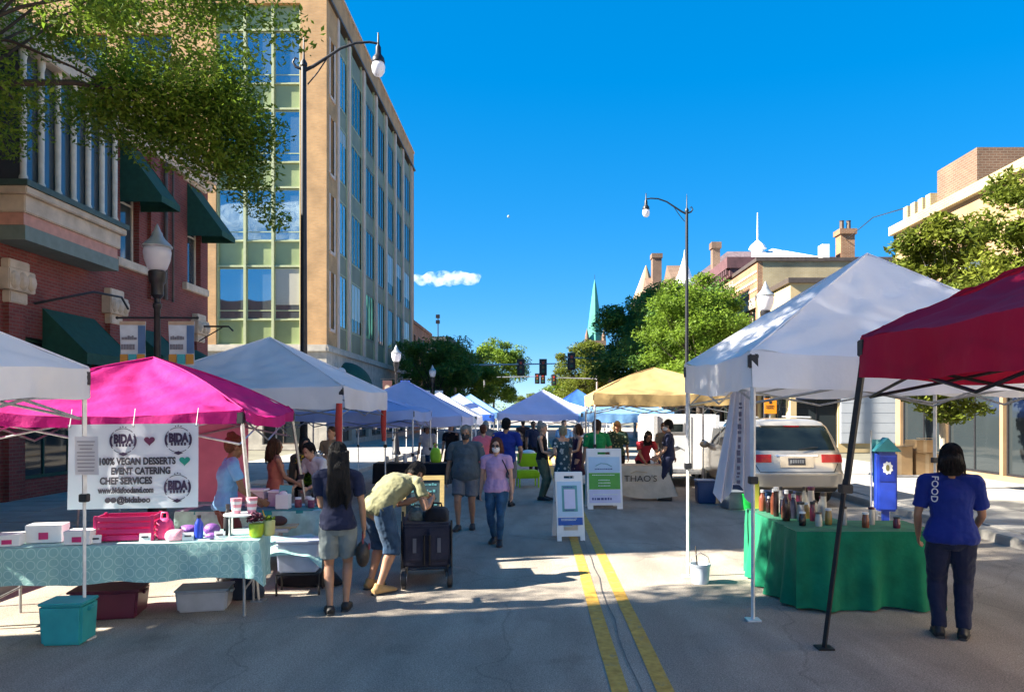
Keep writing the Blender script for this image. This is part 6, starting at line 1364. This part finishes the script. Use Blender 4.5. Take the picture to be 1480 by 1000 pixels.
    if bottom:
        bm_, kind = bottom; b = MB(); p_, r_ = tor(-.065, .09, .009); b.loft(p_, r_, X, 18)
        for s in (-1, 1):
            a, c, d = hj[s], kn[s], an[s]
            if kind == 'pants': L = [(a+Vector((0, 0, .03*h)), .060), (a.lerp(c, .35), .056), (a.lerp(c, .8), .046), (c, .043), (c.lerp(d, .4), .039), (c.lerp(d, .97), .031)]
            elif kind == 'slim': L = [(a+Vector((0, 0, .03*h)), .058), (a.lerp(c, .35), .054), (a.lerp(c, .8), .040), (c, .035), (c.lerp(d, .35), .035), (c.lerp(d, .93), .024)]
            elif kind == 'long_shorts': L = [(a+Vector((0, 0, .03*h)), .062), (a.lerp(c, .4), .058), (a.lerp(c, .9), .050), (c.lerp(d, .14), .048)]
            else: L = [(a+Vector((0, 0, .03*h)), .060), (a.lerp(c, .4), .060), (a.lerp(c, .78), .054)]
            b.loft([q for q, _ in L], [(r*h*gl, r*h*gl*1.04) for _, r in L], X, 14)
        organic(b, {'pants': 'trousers', 'slim': 'jeans', 'long_shorts': 'shorts'}.get(kind, 'shorts'), bm_, t, vox*1.05, 3, .028)
        if hem_ok(kind) and top: pass
    if shoes:
        for s in (-1, 1):
            d = an[s]; fd = Vector((s*.12, 1, 0)).normalized(); z0 = d.z-.045*h; G = lambda u, v: Vector((d.x, d.y, z0))+fd*u*h+Vector((0, 0, v*h))
            b = MB().loft([G(-.043, .020), G(-.02, .028), G(.02, .030), G(.065, .022), (G(.105, .016)), G(.128, .012)], [(.020*h, .020*h), (.027*h, .028*h), (.028*h, .029*h), (.031*h, .021*h), (.028*h, .015*h), (.014*h, .010*h)], X, 12)
            if shoes.name != 'sandal_black': b.loft([G(-.012, .03), d+Vector((0, 0, .018*h))], [(.026*h, .030*h), (.025*h, .028*h)], X, 10)
            so2 = organic(b, 'shoe', shoes, t, .008, 2)
            MB().loft([G(-.046, .006), G(0, .006), G(.08, .006), G(.13, .006)], [(.022*h, .006*h), (.028*h, .006*h), (.033*h, .006*h), (.02*h, .005*h)], X, 10).build('sole', mat('shoe_sole', (.35, .30, .24) if shoes.name == 'boot_tan' else (.05, .05, .05), .8), so2, smooth=50)
    if strap:
        q = [sp(.285)+X*(-.05)*h+Fw*.02*h, sp(.24)+X*(-.09)*h+Fw*.085*h*g, sp(.15)+X*(-.12)*h+Fw*.04*h, sp(.08)+X*(-.14)*h]
        MB().tube(q, .010, 6).build('bag_strap', strap, t)
    t['hands'] = [list(wr[-1]), list(wr[1])]
    return t
def hem_ok(k): return False
C_navy = cloth('navy_jersey', (.02, .024, .055)); C_grey = cloth('grey_cotton', (.20, .23, .23), .12, .6); C_olive = cloth('olive_cotton', (.22, .215, .12), .15, .6); C_denim = cloth('dark_denim', (.028, .06, .115), .3, .5, scale=12); C_polo = cloth('charcoal_polo', (.085, .105, .12), .15, .5); C_gsh = cloth('grey_shorts', (.15, .155, .17), .12, .6)
C_mauve = cloth('mauve_cotton', (.50, .31, .50), .08, .4); C_jean = cloth('blue_denim', (.035, .095, .18), .3, .5, scale=12); C_blue = cloth('royal_blue_cotton', (.012, .03, .22), .1, .5); C_pink = cloth('coral_pink_cotton', (.72, .16, .22), .08, .4); C_sky = cloth('sky_blue_cotton', (.16, .34, .60), .12, .5); C_blk = cloth('black_cotton', (.014, .012, .014)); C_oliv2 = cloth('sage_trousers', (.10, .125, .085), .15); C_green = cloth('bright_green_cotton', (.012, .20, .06), .1, .5); C_rust = cloth('maroon_apron', (.11, .03, .03)); C_wht = cloth('white_cotton', (.6, .6, .6), .06)
C_red = cloth('red_cotton', (.45, .04, .06)); C_tan = cloth('tan_cotton', (.35, .24, .15)); C_boot = mat('boot_tan', (.36, .22, .09), .8, var=.2); C_sand = mat('sandal_black', (.02, .018, .017), .6)
def floral(name, c0, c1, sc=14, th=.32):
    m = cloth(name, c0); n = m.node_tree.nodes; l = m.node_tree.links; p = n['Principled BSDF']; tc = n.new('ShaderNodeTexCoord'); v = n.new('ShaderNodeTexVoronoi'); v.inputs['Scale'].default_value = sc; l.new(tc.outputs['Object'], v.inputs['Vector'])
    r = n.new('ShaderNodeValToRGB'); r.color_ramp.elements[0].position = th-.04; r.color_ramp.elements[0].color = (*c1, 1); r.color_ramp.elements[1].position = th; r.color_ramp.elements[1].color = (*c0, 1); l.new(v.outputs['Distance'], r.inputs[0]); l.new(r.outputs[0], p.inputs['Base Color']); return m
C_flor = floral('floral_dress', (.035, .075, .10), (.40, .46, .46), 11, .34); C_flor2 = floral('leafy_print', (.03, .07, .06), (.25, .30, .2), 13)
Mk_w = mat('mask_white', (.68, .66, .66), .8); Mk_b = mat('mask_black', (.03, .03, .035), .8); Mk_p = mat('mask_pale_pink', (.62, .50, .52), .8)
NEAR, MID, FAR = .0075, .0095, .013

person('girl with long black hair, navy shirt and grey shorts, seen from behind', -1.93, 7.45, 12, 1.66, .96, True, SK2, (C_navy, .62, -.03), (C_grey, 'shorts'), (H_blk, 'long'), C_sand, fl=(-.07, -.05, 0), fr=(.075, .07, 0), hl=(-.05, .24, .98), hr=(.25, .05, .80), hy=-8, hp=4, vox=NEAR)
person('man in olive shirt and dark denim shorts bending down over the packed wagon', -1.74, 8.36, -36, 1.80, 1.10, False, SK2, (C_olive, .55, -.065), (C_denim, 'long_shorts'), (H_blk, 'short'), C_boot, lean=62, side=0, pel=.02, fl=(-.13, .03, 0), fr=(.15, -.10, 0), hl=(.02, .66, .97), hr=(.24, .62, .97), hy=-10, hp=24, beard=H_blk, vox=NEAR)
person('heavy man in charcoal polo, grey shorts and black mask walking towards the camera', -1.16, 12.8, 176, 1.74, 1.22, False, SK2, (C_polo, .75, -.04), (C_gsh, 'shorts'), (H_gry, 'short'), C_sand, fl=(-.10, -.08, 0), fr=(.11, .12, 0), mask=Mk_b, belly=.045, hp=4, vox=MID, hl=(-.33, .05, .82), hr=(.33, -.02, .82))
person('woman in mauve shirt, blue jeans, sunglasses and white mask walking towards the camera', -.57, 11.35, 172, 1.58, 1.08, True, SK1, (C_mauve, .5, -.03), (C_jean, 'slim'), (H_aub, 'bob'), M_blackp, fl=(-.07, .12, 0), fr=(.06, -.12, .01), mask=Mk_w, glasses=True, hp=4, vox=NEAR, strap=C_navy, hl=(-.25, .08, .74), hr=(.25, -.03, .74))
person('person in coral pink shirt with short brown hair walking away up the street', -1.17, 17.2, 5, 1.70, 1.0, True, SK1, (C_pink, .6, -.03), (C_gsh, 'pants'), (H_aub, 'short'), vox=FAR)
person('tall man in royal blue shirt seen from behind, right of the coral pink shirt', -.60, 16.0, -8, 1.84, 1.12, False, SK2, (C_blue, .7, -.04), (C_gsh, 'shorts'), (H_blk, 'short'), vox=MID, hr=(.27, .16, .98), fl=(-.1, .05, 0), fr=(.1, -.08, 0))
person('woman in black top and sage trousers with hair piled up, standing sideways', .16, 17.1, -105, 1.74, .98, True, SK1, (C_blk, 0, .0), (C_oliv2, 'pants'), (H_gry, 'bun'), vox=MID, hl=(-.08, .30, 1.05), hr=(.10, .30, 1.03), hp=10)
person('grey-blond woman in dark blue floral dress with her back to the camera', .62, 17.0, 35, 1.66, 1.08, True, SK1, None, None, (H_bld, 'short'), dress=(C_flor, .5, .22), vox=MID, hl=(-.2, .18, .95))
person('woman in sleeveless plum dress with one arm bent, right of the floral dress', 1.02, 18.3, 110, 1.68, 1.0, True, SK1, None, None, (H_brn, 'bob'), dress=(cloth('plum_dress', (.04, .018, .05)), 0, .24), vox=MID, hl=(-.16, .32, 1.0), hr=(.22, .25, 1.0))
person('person in bright green shirt and dark cap behind the wide sandwich board', 1.36, 16.75, 20, 1.80, 1.12, False, SK2, (C_green, .7, -.04), (C_denim, 'pants'), (H_brn, 'short'), cap=cloth('dark_maroon_cap', (.04, .015, .02)), vox=MID, hr=(.28, .2, 1.0))
person('person in leafy dark green print standing beyond the bright green shirt', 2.08, 19.2, 170, 1.76, 1.05, True, SK2, (C_flor2, .8, -.04), (C_blk, 'pants'), (H_bld, 'mid'), vox=FAR)
person('vendor with black hair and red shirt stooping over the beige printed table', 2.55, 18.0, 195, 1.62, 1.02, True, SK2, (C_red, .6, -.03), (C_blk, 'pants'), (H_blk, 'mid'), lean=30, vox=MID, hl=(-.2, .55, .86), hr=(.2, .55, .86), hp=15)
person('slim man in navy shirt and trousers with white mask facing the beige table', 2.98, 17.0, 78, 1.80, .98, False, SK1, (C_navy, .7, -.03), (C_navy, 'pants'), (H_blk, 'short'), vox=MID, mask=Mk_w, hl=(-.13, .28, .98), hr=(.14, .24, .95), hp=8)
person('vendor in pale blue shirt with brown hair tied up behind the mint table', -3.56, 8.75, -58, 1.70, 1.02, True, SK3, (C_sky, .55, -.03), (C_rust, 'pants'), (H_aub, 'bun'), C_sand, lean=8, vox=NEAR, hl=(-.14, .36, .92), hr=(.16, .36, .94), hp=14)
person('woman with bare shoulders and brown hair behind the second dessert table', -3.85, 11.3, -60, 1.58, 1.0, True, SK2, (cloth('orange_top', (.5, .18, .12)), 0, .0), (C_blk, 'pants'), (H_brn, 'mid'), vox=MID, hl=(-.1, .3, .9), hr=(.12, .3, .9))
person('woman in dark brown top with long dark hair beside the bare-shouldered woman', -3.62, 12.0, 210, 1.56, 1.0, True, SK2, (cloth('brown_top', (.09, .06, .045)), 1.6, -.02), (C_blk, 'pants'), (H_blk, 'mid'), vox=MID)
person('person with black hair leaning forward left of the girl in navy', -3.22, 11.6, 150, 1.58, 1.05, True, SK1, (C_wht, .6, -.03), (C_blk, 'pants'), (H_blk, 'short'), lean=28, vox=MID, hl=(-.15, .45, .85), hr=(.15, .45, .85), hp=10)
person('person in royal blue shirt at the right edge with back to the camera', 3.62, 6.62, -25, 1.68, 1.18, True, SK2, (C_blue, .75, -.06), (C_navy, 'pants'), (H_blk, 'bob'), vox=NEAR, hr=(.2, .28, .92), hl=(-.25, .16, .85))
person('dark dressed person far up the street under the pale blue middle tent', -.45, 29.0, 10, 1.70, 1.0, False, SK3, (C_blk, .7, -.03), (C_blk, 'pants'), (H_blk, 'short'), vox=.018)
for i, (x, y, f, tp, hr_, sk_, lb) in enumerate(((-2.9, 20.6, 170, C_wht, H_blk, SK2, 'vendor in white behind the black cloth table under the lavender tent'), (-2.35, 21.3, 150, C_blk, H_brn, SK1, 'vendor in black beside the one in white under the lavender tent'), (-3.9, 14.6, 160, C_tan, H_brn, SK1, 'vendor in tan shirt under the large white tent behind wooden crates'), (-1.55, 24.0, 10, C_gsh, H_gry, SK1, 'person in grey walking away on the left beyond the lavender tent'), (.9, 23.5, 190, C_sky, H_brn, SK1, 'person in pale blue standing before the middle tent'), (2.35, 22.6, 30, C_tan, H_bld, SK1, 'person in tan top behind the leafy print shirt'), (1.7, 21.2, 140, C_mauve, H_brn, SK2, 'person in mauve far behind the bright green shirt'), (-.05, 24.6, 200, C_navy, H_blk, SK3, 'person in navy beyond the lime cart'), (3.3, 19.4, 200, C_gsh, H_brn, SK2, 'person in grey next to the white trailer behind the man in navy'))):
    person(lb, x, y, f, 1.66+.02*(i % 5), 1.0, i % 2 == 0, sk_, (tp, .6, -.03), (C_blk if i % 2 else C_denim, 'pants'), (hr_, 'short' if i % 3 else 'bob'), vox=.016, group='shoppers and vendors farther up the street')
# sleeve print of the person in royal blue
for o_ in [q for q in C.objects if q.get('label', '').startswith('person in royal blue shirt at')]: text('FOOD', .075, M_white, o_, Matrix.Translation((-.135, -.158, 1.30)) @ Matrix.Rotation(R(-14), 4, 'Z') @ Matrix.Rotation(R(80), 4, 'X') @ Matrix.Rotation(R(-90), 4, 'Z'), .22, ext=.006)
# the girl's handbag and the sleeve print
t = thing('handbag', 'small dark handbag with red tag held by the girl in grey shorts', 'handbag', (-1.70, 7.52, .44), R(15))
MB().ell((0, 0, .12), (.07, .10, .13), 0, 14, 10).build('pouch', mat('dark_leather', (.045, .03, .022), .5, bump=.4), t, smooth=180); MB().tube([(0, -.05, .2), (0, -.03, .32), (0, .03, .34), (0, .06, .2)], .008, 6).build('handle', mat('red_leather', (.25, .03, .03), .5), t, smooth=60); MB().box((.06, -.03, .2), (.015, .04, .06)).build('tag', mat('red_leather', (.25, .03, .03)), t)
